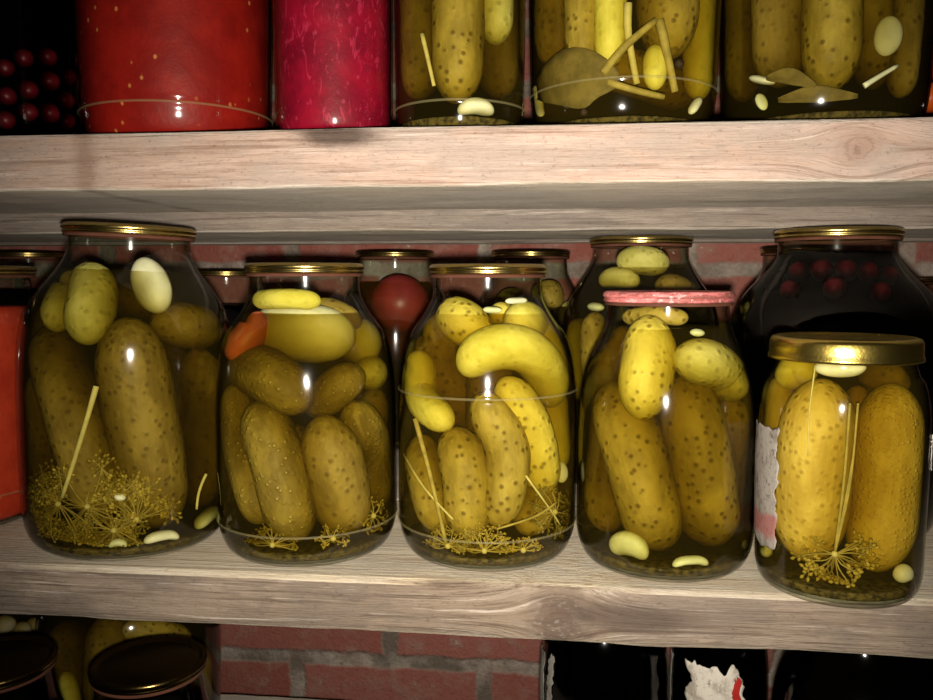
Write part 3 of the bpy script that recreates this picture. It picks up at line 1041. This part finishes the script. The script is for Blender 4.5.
umbel(B, Z((295, 615))[0], 15, 'small round dill head at the bottom middle of the second jar', (0, 360), 14, 8, 'dill', 11, seedr=.0008, fuzz=.3)
umbel(B, Z((378, 568))[0], 17, 'dill head at the lower right of the second jar', (0, 360), 16, 8, 'dill', 12, seedr=.0008, fuzz=.3)
umbel(B, Z((170, 628))[0], 24, 'dark dill scraps lying on the base of the second jar', (0, 360), 18, 10, 'dill_dark', 13, seedr=.0008, fuzz=.3)

# ---- jar 3
C = front_jar(487, 570, 178, 488.5, 264.5, 119, 'litre2', label='pickle jar with a curled yellow cucumber behind its shoulder highlight, third in the front row', group=ROW,
              fill='brine_gold', level=.835, ridges=(.12, .575))
C.tol = .70
Z = zoomer(380, 240, 2.059)
G = 'cucumbers in the jar with the curled one'
cucumber(C, Z((170, 278), (215, 225), (295, 222), (345, 275), (352, 345)), 84, 'c_smooth', 'curled bright yellow cucumber arching across the third jar', G, flip=True)
cucumber(C, Z((45, 235), (75, 320), (148, 385)), 62, 'c_smooth', 'bright yellow cucumber tip at the left side of the third jar', G, flip=False)
cucumber(C, Z((85, 168), (125, 270), (190, 392)), 96, 'c_olive', 'big spotted cucumber slanting at the upper left of the third jar', G)
cucumber(C, Z((262, 160), (335, 185), (390, 285)), 78, 'c_smooth', 'smooth pale yellow cucumber above the curled one', G)
cucumber(C, Z((125, 135), (165, 165), (228, 205)), 84, 'c_yellow', 'short yellow spotted cucumber under the neck of the third jar', G)
cucumber(C, Z((142, 388), (180, 480), (182, 615)), 98, 'c_olive', 'spotted cucumber with rounded top standing low at the left of the third jar', G)
cucumber(C, Z((200, 318), (262, 430), (240, 590)), 86, 'c_olive', 'curved spotted cucumber standing in the middle of the third jar', G)
cucumber(C, Z((248, 285), (308, 380), (340, 520)), 80, 'c_yellow', 'yellow spotted cucumber leaning below the curled one', G)
cucumber(C, Z((372, 295), (376, 380), (372, 470)), 66, 'c_smooth', 'bright yellow cucumber standing at the right edge of the third jar', G)
cucumber(C, Z((85, 400), (95, 490), (125, 600)), 72, 'c_olive', 'dark cucumber at the lower left edge of the third jar', G)
cucumber(C, Z((330, 470), (325, 540), (290, 600)), 76, 'c_olive', 'dark cucumber end at the lower right of the third jar', G)
cucumber(C, Z((240, 140), (255, 165), (250, 200)), 52, 'c_yellow', 'small yellow cucumber tip between the short one and the pale one in the third jar', G)
clove(C, Z((372, 456), (374, 500)), 30, 'white garlic clove at the right edge of the third jar')
clove(C, Z((258, 126), (302, 124)), 18, 'white garlic slice floating at the brine line of the third jar')
clove(C, Z((212, 143), (252, 145)), 18, 'yellowish garlic slice just under the brine line of the third jar', 'garlic_green')
stem(C, Z((72, 368), (105, 490), (136, 625)), 11, 'long dill stalk down the left side of the third jar')
stem(C, Z((48, 440), (90, 510), (150, 575)), 6, 'thin dill stalk crossing the long one in the third jar', 'stem_pale')
stem(C, Z((300, 485), (340, 540), (375, 590)), 5, 'thin dill stalk at the lower right of the third jar', 'stem_pale')
stem(C, Z((365, 540), (320, 570), (240, 595)), 6, 'dill stalk lying flat above the base of the third jar')
umbel(C, Z((215, 640))[0], 27, 'scattered yellow dill florets on the base of the third jar', (0, 360), 22, 10, 'dill', 21, seedr=.0009, fuzz=.4)
umbel(C, Z((360, 560))[0], 24, 'dill frond at the lower right edge of the third jar', (0, 360), 18, 12, 'dill_dark', 22, seedr=.0008, fuzz=.35)
umbel(C, Z((140, 630))[0], 22, 'dark dill scraps at the lower left base of the third jar', (0, 360), 16, 10, 'dill_dark', 23, seedr=.0009, fuzz=.4)
umbel(C, Z((295, 645))[0], 16, 'small dill head at the base of the third jar, right of the yellow florets', (0, 360), 14, 9, 'dill', 24, seedr=.0008, fuzz=.35)

# ---- jar 4
D = front_jar(662, 580, 175, 667, 291, 130, 'litre2', label='pickle jar closed with a worn pink lid, fourth in the front row', group=ROW, lidmat='pink_tin', fill='brine_olive', level=.87, seal=True)
D.tol = .74
Z = zoomer(550, 220, 1.8915)
G = 'cucumbers in the jar with the pink lid'
clove(D, Z((122, 630), (150, 636), (180, 652)), 56, 'pale green garlic clove at the bottom left of the pink-lidded jar', 'garlic_green')
clove(D, Z((232, 660), (265, 662), (298, 662)), 24, 'yellow sliver lying on the base of the pink-lidded jar', 'garlic_green')
cucumber(D, Z((190, 180), (184, 270), (172, 378)), 92, 'c_yellow', 'bright spotted cucumber hanging in the middle top of the pink-lidded jar', G)
cucumber(D, Z((232, 258), (310, 275), (385, 325)), 82, 'c_light', 'cucumber with a pale tip lying at the upper right of the pink-lidded jar', G, flip=True)
cucumber(D, Z((248, 290), (282, 450), (308, 645)), 112, 'c_olive', 'large spotted cucumber standing right of centre in the pink-lidded jar', G)
cucumber(D, Z((112, 308), (165, 450), (210, 660)), 108, 'c_olive', 'large plain cucumber slanting left of centre in the pink-lidded jar', G)
cucumber(D, Z((345, 335), (362, 470), (348, 610)), 78, 'c_olive', 'cucumber along the right edge of the pink-lidded jar', G)
cucumber(D, Z((78, 300), (100, 450), (112, 590)), 80, 'c_olive', 'spotted cucumber along the left edge of the pink-lidded jar', G)
cucumber(D, Z((122, 210), (105, 260), (92, 322)), 64, 'c_dark', 'short dull cucumber at the upper left of the pink-lidded jar', G)
cucumber(D, Z((140, 184), (200, 180), (262, 186)), 30, 'c_olive', 'cucumber lying across the neck of the pink-lidded jar', G, back=.02)
clove(D, Z((265, 212), (292, 214)), 20, 'small pale garlic bit near the neck of the pink-lidded jar', 'garlic_green')

# ---- jar 5
E = front_jar(834, 605, 159, 843, 336, 144, 'wide', label='smallest front-row pickle jar, with a gold twist-off lid and a torn label', group=ROW,
              lidmat='gold_bright', lid='twist', lidh=.0148, fill='brine_gold', level=.93, rb=.86, lean=(0, 0))
E.tol, E.wf = .78, 1.03
Z = zoomer(720, 210, 1.7085)
G = 'cucumbers in the jar with the gold twist-off lid'
clove(E, Z((318, 605), (308, 648)), 32, 'pale garlic clove at the lower right of the twist-off jar')
cucumber(E, Z((178, 288), (160, 430), (150, 600)), 124, 'c_goldspot', 'fat spotted golden cucumber standing at the left of the twist-off jar', G)
cucumber(E, Z((294, 296), (288, 450), (258, 652)), 110, 'c_gold', 'fat freckled golden cucumber standing at the right of the twist-off jar', G)
clove(E, Z((160, 268), (205, 274), (250, 268)), 34, 'white garlic slice right under the gold twist-off lid', back=.004)
cucumber(E, Z((95, 285), (130, 272), (165, 285)), 62, 'c_smooth', 'yellow cucumber end at the upper left below the gold twist-off lid', G)
cucumber(E, Z((90, 290), (84, 360), (86, 470)), 48, 'c_olive', 'narrow dark cucumber behind the torn label', G)
cucumber(E, Z((236, 300), (228, 400), (218, 520)), 46, 'c_goldspot', 'narrow cucumber in the gap between the two fat golden ones', G, back=.025)
cucumber(E, Z((240, 288), (280, 282), (325, 300)), 50, 'c_olive', 'cucumber lying at the upper right below the gold twist-off lid', G, back=.012)
umbel(E, Z((196, 588))[0], 36, 'dill head spread open at the bottom of the twist-off jar', (150, 400), 22, 7, 'dill', 31, seedr=.0013, fuzz=.28,
      stalk=[(Z((222, 330), (212, 460), (196, 588)), 5), (Z((236, 330), (222, 470), (196, 588)), 4), (Z((228, 420), (210, 520), (196, 588)), 4)])
stem(E, Z((162, 265), (152, 350), (150, 420)), 3, 'hair-thin dill stalk on the left fat cucumber of the twist-off jar', 'stem_pale')
clove(E, Z((70, 580), (78, 615)), 28, 'yellowish scrap under the torn label of the twist-off jar', 'garlic_green')
glass_label(E, -84, -43, .030, .108, 'label_torn', jag=.003, seed=5)
glass_label(E, 78, 88, .085, .105, 'label_white', name='pale_scrap', jag=.002, seed=6)

# ---- cucumbers dimly seen deeper in the front jars
WS = 1.0
for j, who, grp, lst in (
        (A, 'the largest jar', 'cucumbers in the largest jar', [('middle', 165, 330, 540, 40), ('right', 200, 300, 520, 42)]),
        (B, 'the second jar', 'cucumbers in the jar with the red tomato', [('left', 250, 330, 530, 44), ('right', 345, 330, 530, 44)]),
        (C, 'the third jar', 'cucumbers in the jar with the curled one', [('left', 425, 330, 530, 44), ('right', 540, 340, 530, 44), ('middle', 490, 330, 530, 44)]),
        (D, 'the pink-lidded jar', 'cucumbers in the jar with the pink lid', [('left', 605, 340, 540, 44), ('right', 725, 350, 540, 40), ('middle', 665, 350, 540, 44)]),
        (E, 'the twist-off jar', 'cucumbers in the jar with the gold twist-off lid', [('left', 785, 380, 570, 40), ('right', 895, 380, 570, 40)])):
    for side, px, y0, y1, w_ in lst:
        cucumber(j, [(px, y0), (px, y1)], w_, 'c_dark', 'cucumber dimly seen behind the front ones at the %s of %s' % (side, who), grp, back=.035)

# ---- second and third row of the middle shelf
J6 = back_jar(641, 237.5, .815, 158, 102, 'litre3', label='tall pickle jar in the second row, directly behind the pink-lidded jar', fill='brine_murky', level=.88)
G = 'cucumbers in the second-row jar behind the pink lid'
cucumber(J6, [(617, 262), (640, 260), (668, 265)], 26, 'c_light', 'cucumber lying in the neck of the second-row jar behind the pink lid', G)
cucumber(J6, [(573, 320), (577, 345), (583, 400)], 32, 'c_smooth', 'bright cucumber at the left side of the second-row jar behind the pink lid', G)
cucumber(J6, [(596, 312), (594, 340), (598, 400)], 26, 'c_olive', 'dull cucumber beside the bright one in the second-row jar', G)
cucumber(J6, [(600, 282), (615, 278), (640, 282)], 20, 'c_light', 'cucumber piece at the left shoulder of the second-row jar', G)
clove(J6, [(588, 306), (604, 308)], 12, 'small yellow bit at the left shoulder of the second-row jar', 'garlic_green')
cucumber(J6, [(655, 285), (680, 290), (700, 305)], 26, 'c_dark', 'shaded cucumber at the right shoulder of the second-row jar', G)

J7 = back_jar(395, 251.5, 1.0, 118, 79, 'litre2', label='jar of red tomatoes at the brick wall, between the second and third front jars', fill='brine_gold', level=.84, name='tomato_jar')
ball(J7, 404, 304, 60, 'tomato', 'large red tomato showing in the jar at the brick wall', 'tomato', 'tomato')
ball(J7, 372, 302, 40, 'tomato', 'tomato half hidden at the left of the jar at the brick wall', 'tomato', 'tomato', back=.01)
ball(J7, 400, 340, 44, 'tomato', 'lower tomato in the jar at the brick wall', 'tomato', 'tomato')
J7b = back_jar(531, 251, 1.0, 116, 79, 'litre2', label='pickle jar at the brick wall, behind the right shoulder of the third front jar', fill='brine_murky', level=.72)
cucumber(J7b, [(548, 282), (551, 310)], 30, 'c_olive', 'cucumber end seen in the jar behind the third front jar', 'cucumbers in the wall jar behind the third jar')
cucumber(J7b, [(572, 300), (570, 330)], 22, 'c_light', 'light cucumber at the right of the jar behind the third front jar', 'cucumbers in the wall jar behind the third jar')
cucumber(J7b, [(510, 290), (515, 340)], 34, 'c_olive', 'shaded cucumber at the left of the jar behind the third front jar', 'cucumbers in the wall jar behind the third jar')

J8 = back_jar(837.5, 229.5, .695, 208, 121, 'litre3', label='large dark cherry jar with a gold lid behind the twist-off pickle jar', fill='brine_dark', filler='juice', level=.925, name='cherry_jar')
for px, py, w in [(758, 282, 20), (778, 276, 20), (799, 272, 20), (822, 270, 22), (846, 270, 22), (868, 272, 20), (888, 276, 20), (790, 290, 20), (834, 288, 22), (880, 292, 20)]:
    ball(J8, px, py, w, 'berry', 'dark cherry floating at the top of the dark jar behind the twist-off jar', 'cherry', 'cherry', 'cherries at the top of the dark jar', back=.006)
J9 = back_jar(800, 247, 1.0, 116, 76, 'litre2', label='dark jar at the brick wall, half hidden behind the large cherry jar', fill='brine_dark', filler='juice', level=.8, name='preserve_jar')
J10 = back_jar(972, 278, .95, 112, 96, 'wide', label='jar at the right edge whose lid just shows behind the large cherry jar', fill='brine_dark', filler='juice', level=.88, name='preserve_jar', neck=None)
glass_label(J8, 62, 84, .072, .112, 'pale_scrap', jag=.003, seed=8)
glass_label(J8, 66, 78, .098, .106, 'label_red', name='label_print', jag=.001, seed=9, lift=.0013)
J11 = back_jar(-55, 266, .635, 158, 164, 'wide', label='orange-red tomato sauce jar at the left edge, beside the largest pickle jar', fill='sauce_orange', filler='sauce', level=.84, name='sauce_jar', ridges=(.13,))
J13 = back_jar(28, 252, 1.0, 114, 80, 'litre2', label='jar at the brick wall behind the left shoulder of the largest pickle jar', fill='brine_dark', filler='juice', level=.8, name='preserve_jar')
J12 = back_jar(226, 270, .98, 114, 78, 'litre2', label='dark jar at the brick wall between the largest pickle jar and the second', fill='brine_dark', filler='juice', level=.8, name='preserve_jar')

# ---- upper shelf
def up_jar(px, w, Y, kind, label, H, wl, **k):
    p = at_y(px, 60, Y)
    R = w / 2 * depth(p) / F
    return Jar(p[:2], ZU1 + .0005, R, H, wl * R, kind, label=label, **k)


U1 = up_jar(-10, 176, .64, 'litre3', 'very dark cherry jar at the left end of the upper shelf', .24, .62, fill='brine_dark', filler='juice', name='cherry_jar')
for px, py in [(6, 120), (29, 112), (50, 113), (67, 121), (7, 96), (29, 90), (50, 81), (67, 77), (65, 100), (5, 68), (48, 57), (24, 58), (80, 122), (78, 101), (-14, 108)]:
    ball(U1, px, py, 19 + random.uniform(-1.5, 1.5), 'berry', 'dark red cherry in the jar at the left end of the upper shelf', 'cherry', 'cherry', 'cherries in the upper left jar')
U2 = up_jar(177, 189, .635, 'litre3', 'tall jar of smooth red tomato sauce with pale seeds on the upper shelf', .24, .62, fill='sauce', filler='sauce', name='sauce_jar', ridges=(.115,))
U3 = up_jar(334, 118, .60, 'wide', 'narrow jar of crimson shredded beetroot on the upper shelf', .17, .9, fill='beet', filler='beet_relish', name='relish_jar')
U4 = up_jar(460, 130, .605, 'wide', 'narrow pickle jar beside the crimson beetroot jar on the upper shelf', .17, .9, fill='brine_murky', ridges=(.13,))
G = 'cucumbers in the narrow upper jar'
cucumber(U4, [(458, -60), (458, 30), (457, 104)], 48, 'c_olive', 'tall olive cucumber in the middle of the narrow upper pickle jar', G)
cucumber(U4, [(494, -50), (496, 0), (495, 45)], 32, 'c_light', 'cucumber with a pale tip hanging at the right of the narrow upper jar', G)
cucumber(U4, [(414, -50), (414, 30), (417, 100)], 40, 'c_dark', 'dark cucumber at the left of the narrow upper jar', G)
cucumber(U4, [(504, -40), (503, 40), (498, 98)], 42, 'c_dark', 'dark cucumber behind the pale tip in the narrow upper jar', G)
clove(U4, [(458, 113), (476, 110), (493, 114)], 22, 'cream garlic clove on the base of the narrow upper jar')
stem(U4, [(422, 34), (428, 60), (434, 86)], 5, 'dill stalk with a pale tip in the narrow upper jar', 'stem_pale')

U5 = up_jar(622.5, 188, .635, 'litre3', 'pickle jar with a big leaf and crossed dill stalks on the upper shelf', .24, .62, fill='brine_gold', ridges=(.15,))
G = 'cucumbers in the upper jar with the leaf'
leaf(U5, [(532, 92), (560, 82), (590, 76), (618, 80)], 58, 'broad olive bay leaf against the glass of the upper jar with crossed stalks')
stem(U5, [(603, 73), (624, 47), (656, 20)], 9, 'dill stalk slanting up to the bend in the upper jar with the leaf')
stem(U5, [(659, 20), (667, 52), (675, 92)], 10, 'dill stalk running down from the bend in the upper jar with the leaf')
stem(U5, [(628, 3), (628, 34), (637, 84)], 9, 'pale-topped upright dill stalk in the upper jar with the leaf', 'stem_pale')
stem(U5, [(608, 82), (634, 90), (664, 97)], 8, 'dill stalk lying low and flat in the upper jar with the leaf')
ball(U5, 679, 64, 10, 'pepper', 'larger black peppercorn right of the crossed stalks in the upper jar', 'peppercorn', 'peppercorn')
ball(U5, 584, 112, 8, 'pepper', 'small peppercorn on the base below the leaf in the upper jar', 'peppercorn', 'peppercorn')
clove(U5, [(533, 86), (536, 104), (542, 116)], 9, 'thin pale garlic slice at the left edge of the upper jar with the leaf')
clove(U5, [(700, 98), (690, 114)], 11, 'pale garlic bit at the lower right of the upper jar with the leaf')
cucumber(U5, [(655, 45), (655, 90)], 22, 'c_smooth', 'small bright yellow cucumber end between the stalks of the upper jar', G)
cucumber(U5, [(668, -60), (668, 0), (667, 60)], 56, 'c_olive', 'broad olive cucumber right of centre in the upper jar with the leaf', G)
cucumber(U5, [(610, -60), (610, 0), (610, 66)], 30, 'c_smooth', 'bright yellow cucumber in the middle of the upper jar with the leaf', G)
cucumber(U5, [(583, -60), (583, 0), (584, 66)], 34, 'c_olive', 'olive cucumber left of the bright yellow one in the upper jar with the leaf', G)
cucumber(U5, [(549, -60), (550, 0), (552, 66)], 38, 'c_dark', 'dark cucumber at the left of the upper jar with the leaf', G)
cucumber(U5, [(707, -50), (706, 20), (700, 100)], 28, 'c_smooth', 'yellow cucumber at the right edge of the upper jar with the leaf', G)
cucumber(U5, [(585, 60), (640, 75), (690, 95)], 40, 'c_olive', 'cucumber lying behind the crossed stalks of the upper jar', G, back=.02)

U6 = up_jar(822, 200, .635, 'litre3', 'pickle jar with garlic slices stuck to its glass at the right of the upper shelf', .24, .62, fill='brine_murky')
G = 'cucumbers in the upper jar with garlic slices'
clove(U6, [(750, 78), (762, 80), (775, 83)], 20, 'oval garlic slice at the left of the right-hand upper pickle jar', flat=.4)
clove(U6, [(758, 94), (765, 110)], 11, 'small greenish garlic bit under the oval slice in the upper jar', 'garlic_green', flat=.5)
clove(U6, [(892, 16), (888, 36), (884, 56)], 28, 'large diamond-shaped garlic slice at the right of the upper jar', flat=.4)
stem(U6, [(864, 86), (880, 76), (897, 66)], 6, 'pale stick-like garlic sliver slanting under the diamond-shaped slice', 'garlic', 'garlic_sliver', 'garlic')
leaf(U6, [(766, 78), (790, 76), (816, 86)], 16, 'brown leaf strip beside the oval garlic slice in the upper jar', 'soaked_leaf')
leaf(U6, [(778, 100), (815, 94), (858, 96)], 16, 'crumpled leaf along the base of the right-hand upper jar', 'soaked_leaf')
cucumber(U6, [(832, -60), (832, 10), (830, 92)], 52, 'c_olive', 'spotted cucumber standing in the middle of the right-hand upper jar', G)
cucumber(U6, [(780, -60), (780, 10), (780, 88)], 50, 'c_dark', 'broad dark cucumber left of the spotted one in the right-hand upper jar', G)
cucumber(U6, [(738, -50), (738, 20), (744, 102)], 34, 'c_olive', 'cucumber at the left edge of the right-hand upper jar', G)
cucumber(U6, [(870, -60), (872, 10), (872, 90)], 36, 'c_olive', 'cucumber behind the diamond-shaped garlic slice in the upper jar', G)
cucumber(U6, [(908, -50), (907, 20), (900, 98)], 28, 'c_dark', 'dark cucumber at the right edge of the right-hand upper jar', G)

U7 = up_jar(990, 146, .66, 'litre2', 'jar of orange and red tomatoes at the right end of the upper shelf', .21, .66, fill='brine_red', name='tomato_jar')
ball(U7, 930, 98, 30, 'tomato_or', 'lowest orange tomato in the jar at the right end of the upper shelf', 'tomato', 'tomato')
ball(U7, 932, 62, 34, 'tomato', 'red tomato between two orange ones at the right end of the upper shelf', 'tomato', 'tomato')
ball(U7, 934, 24, 34, 'tomato_or', 'upper orange tomato in the jar at the right end of the upper shelf', 'tomato', 'tomato')

# ---- lowest shelf
ZB = -.302
def low_jar(px, py, wl, H, wbody, kind, label, **k):
    p = at_z(px, py, ZB + H)
    Rl = wl / 2 * depth(p) / F
    return Jar(p[:2], ZB, wbody * Rl, H, Rl, kind, label=label, **k)


L1 = low_jar(149, 659, 112, .219, 1.26, 'litre2', 'dark jar seen from above under the middle shelf, its gold-rimmed lid complete', lidmat='gold_dark', fill='brine_dark', filler='juice', level=.84, name='preserve_jar')
L2 = low_jar(-6, 658, 116, .219, 1.26, 'litre2', 'dark jar cut off by the lower left corner, only part of its gold-rimmed lid showing', lidmat='gold_dark', fill='brine_dark', filler='juice', level=.84, name='preserve_jar')
def low_back(px, Y, w, H, kind, label, wl=.62, **k):
    p = at_y(px, 665, Y)
    R = w / 2 * depth(p) / F
    return Jar(p[:2], ZB, R, H, wl * R, kind, label=label, **k)


L3 = low_back(132, .80, 172, .235, 'litre3', 'olive pickle jar behind the two dark lids at the lower left', fill='brine_murky', level=.86)
G = 'cucumbers in the lower left pickle jar'
cucumber(L3, [(122, 629), (150, 632), (190, 640)], 24, 'c_olive', 'yellow cucumber tip just under the middle shelf at the lower left', G, flip=True)
cucumber(L3, [(64, 672), (70, 690), (76, 730)], 16, 'c_smooth', 'small yellow cucumber tip between the two dark lids', G)
cucumber(L3, [(60, 625), (72, 650), (80, 700)], 40, 'c_dark', 'dull cucumber left of centre in the lower left pickle jar', G)
cucumber(L3, [(112, 612), (110, 650), (112, 720)], 46, 'c_dark', 'dull cucumber in the middle of the lower left pickle jar', G)
cucumber(L3, [(185, 640), (190, 680), (185, 740)], 40, 'c_dark', 'dull cucumber at the right of the lower left pickle jar', G)
L4 = low_back(-22, .80, 132, .235, 'litre3', 'jar of pale mushrooms behind the cut-off dark lid in the lower left corner', fill='brine_olive', level=.86, name='mushroom_jar')
for px, py, w, lb in [(6, 626, 22, 'leftmost pale mushroom under the middle shelf at the lower left'), (24, 630, 18, 'pale mushroom second from the left under the middle shelf'), (36, 624, 14, 'small pale mushroom next to the olive pickle jar under the middle shelf')]:
    ball(L4, px, py, w, 'mushroom', lb, 'mushroom', 'mushroom', squash=(1, 1, .85))
L5 = low_back(604, .74, 126, .25, 'litre3', 'dark jar with a pale grey strip under the knot of the middle shelf', fill='brine_dark', filler='juice', level=.9, name='preserve_jar')
glass_label(L5, -86, -66, .055, .165, 'pale_scrap', name='pale_scrap', jag=.003, seed=12)
glass_label(L5, -58, -50, .120, .170, 'pale_scrap', name='pale_scrap', jag=.003, seed=13)
L6 = low_back(719, .74, 94, .25, 'litre3', 'dark jar with a white label edged in red under the middle shelf', fill='brine_dark', filler='juice', level=.9, name='preserve_jar')
glass_label(L6, -86, -72, .05, .165, 'pale_scrap', name='pale_scrap', jag=.003, seed=14)  # narrow pale grey strip down the left edge of the glass
glass_label(L6, -38, 30, .05, .170, 'label_white', jag=.006, seed=15)
glass_label(L6, 16, 24, .08, .162, 'label_red', name='label_print', jag=.003, seed=16, lift=.0013)
L7 = low_back(864, .69, 172, .235, 'litre3', 'black-looking jar at the lower right corner with a bright glint on its shoulder', fill='brine_dark', filler='juice', level=.9, name='preserve_jar')

# ------------------------------------------------------------------ camera, flash, world
cd = bpy.data.cameras.new('camera')
cd.sensor_width = 36
cd.lens = F / 933 * 36
cd.clip_start = 0.01
cam = bpy.data.objects.new('camera', cd)
COL.objects.link(cam)
cam.matrix_world = Matrix(((RT[0], UP[0], -FW[0], EYE[0]), (RT[1], UP[1], -FW[1], EYE[1]), (RT[2], UP[2], -FW[2], EYE[2]), (0, 0, 0, 1)))
SC.camera = cam

ld = bpy.data.lights.new('phone_flash', 'SPOT')
ld.energy = 31
ld.color = (1.0, 0.92, 0.80)
ld.shadow_soft_size = 0.006
ld.spot_size = math.radians(90)
ld.spot_blend = 1.0
fl = bpy.data.objects.new('phone_flash', ld)
COL.objects.link(fl)
pos = EYE - UP * 0.014 + RT * 0.002
aim = FW + UP * 0.03 + RT * 0.05
fl.matrix_world = Matrix.Translation(Vector(pos)) @ Vector(aim).to_track_quat('-Z', 'Y').to_matrix().to_4x4()

w = bpy.data.worlds.new('cellar')
SC.world = w
w.use_nodes = True
w.node_tree.nodes['Background'].inputs[0].default_value = (1.0, 0.85, 0.7, 1)
w.node_tree.nodes['Background'].inputs[1].default_value = 0.006

SC.view_settings.view_transform = 'Standard'
SC.view_settings.look = 'None'
SC.view_settings.gamma = 1.0
SC.view_settings.exposure = 0.0
cy = SC.cycles
cy.transparent_max_bounces = 48
cy.max_bounces = 8
cy.diffuse_bounces = 3
cy.glossy_bounces = 3
cy.use_denoising = True
cy.caustics_reflective = False
cy.sample_clamp_indirect = 4.0
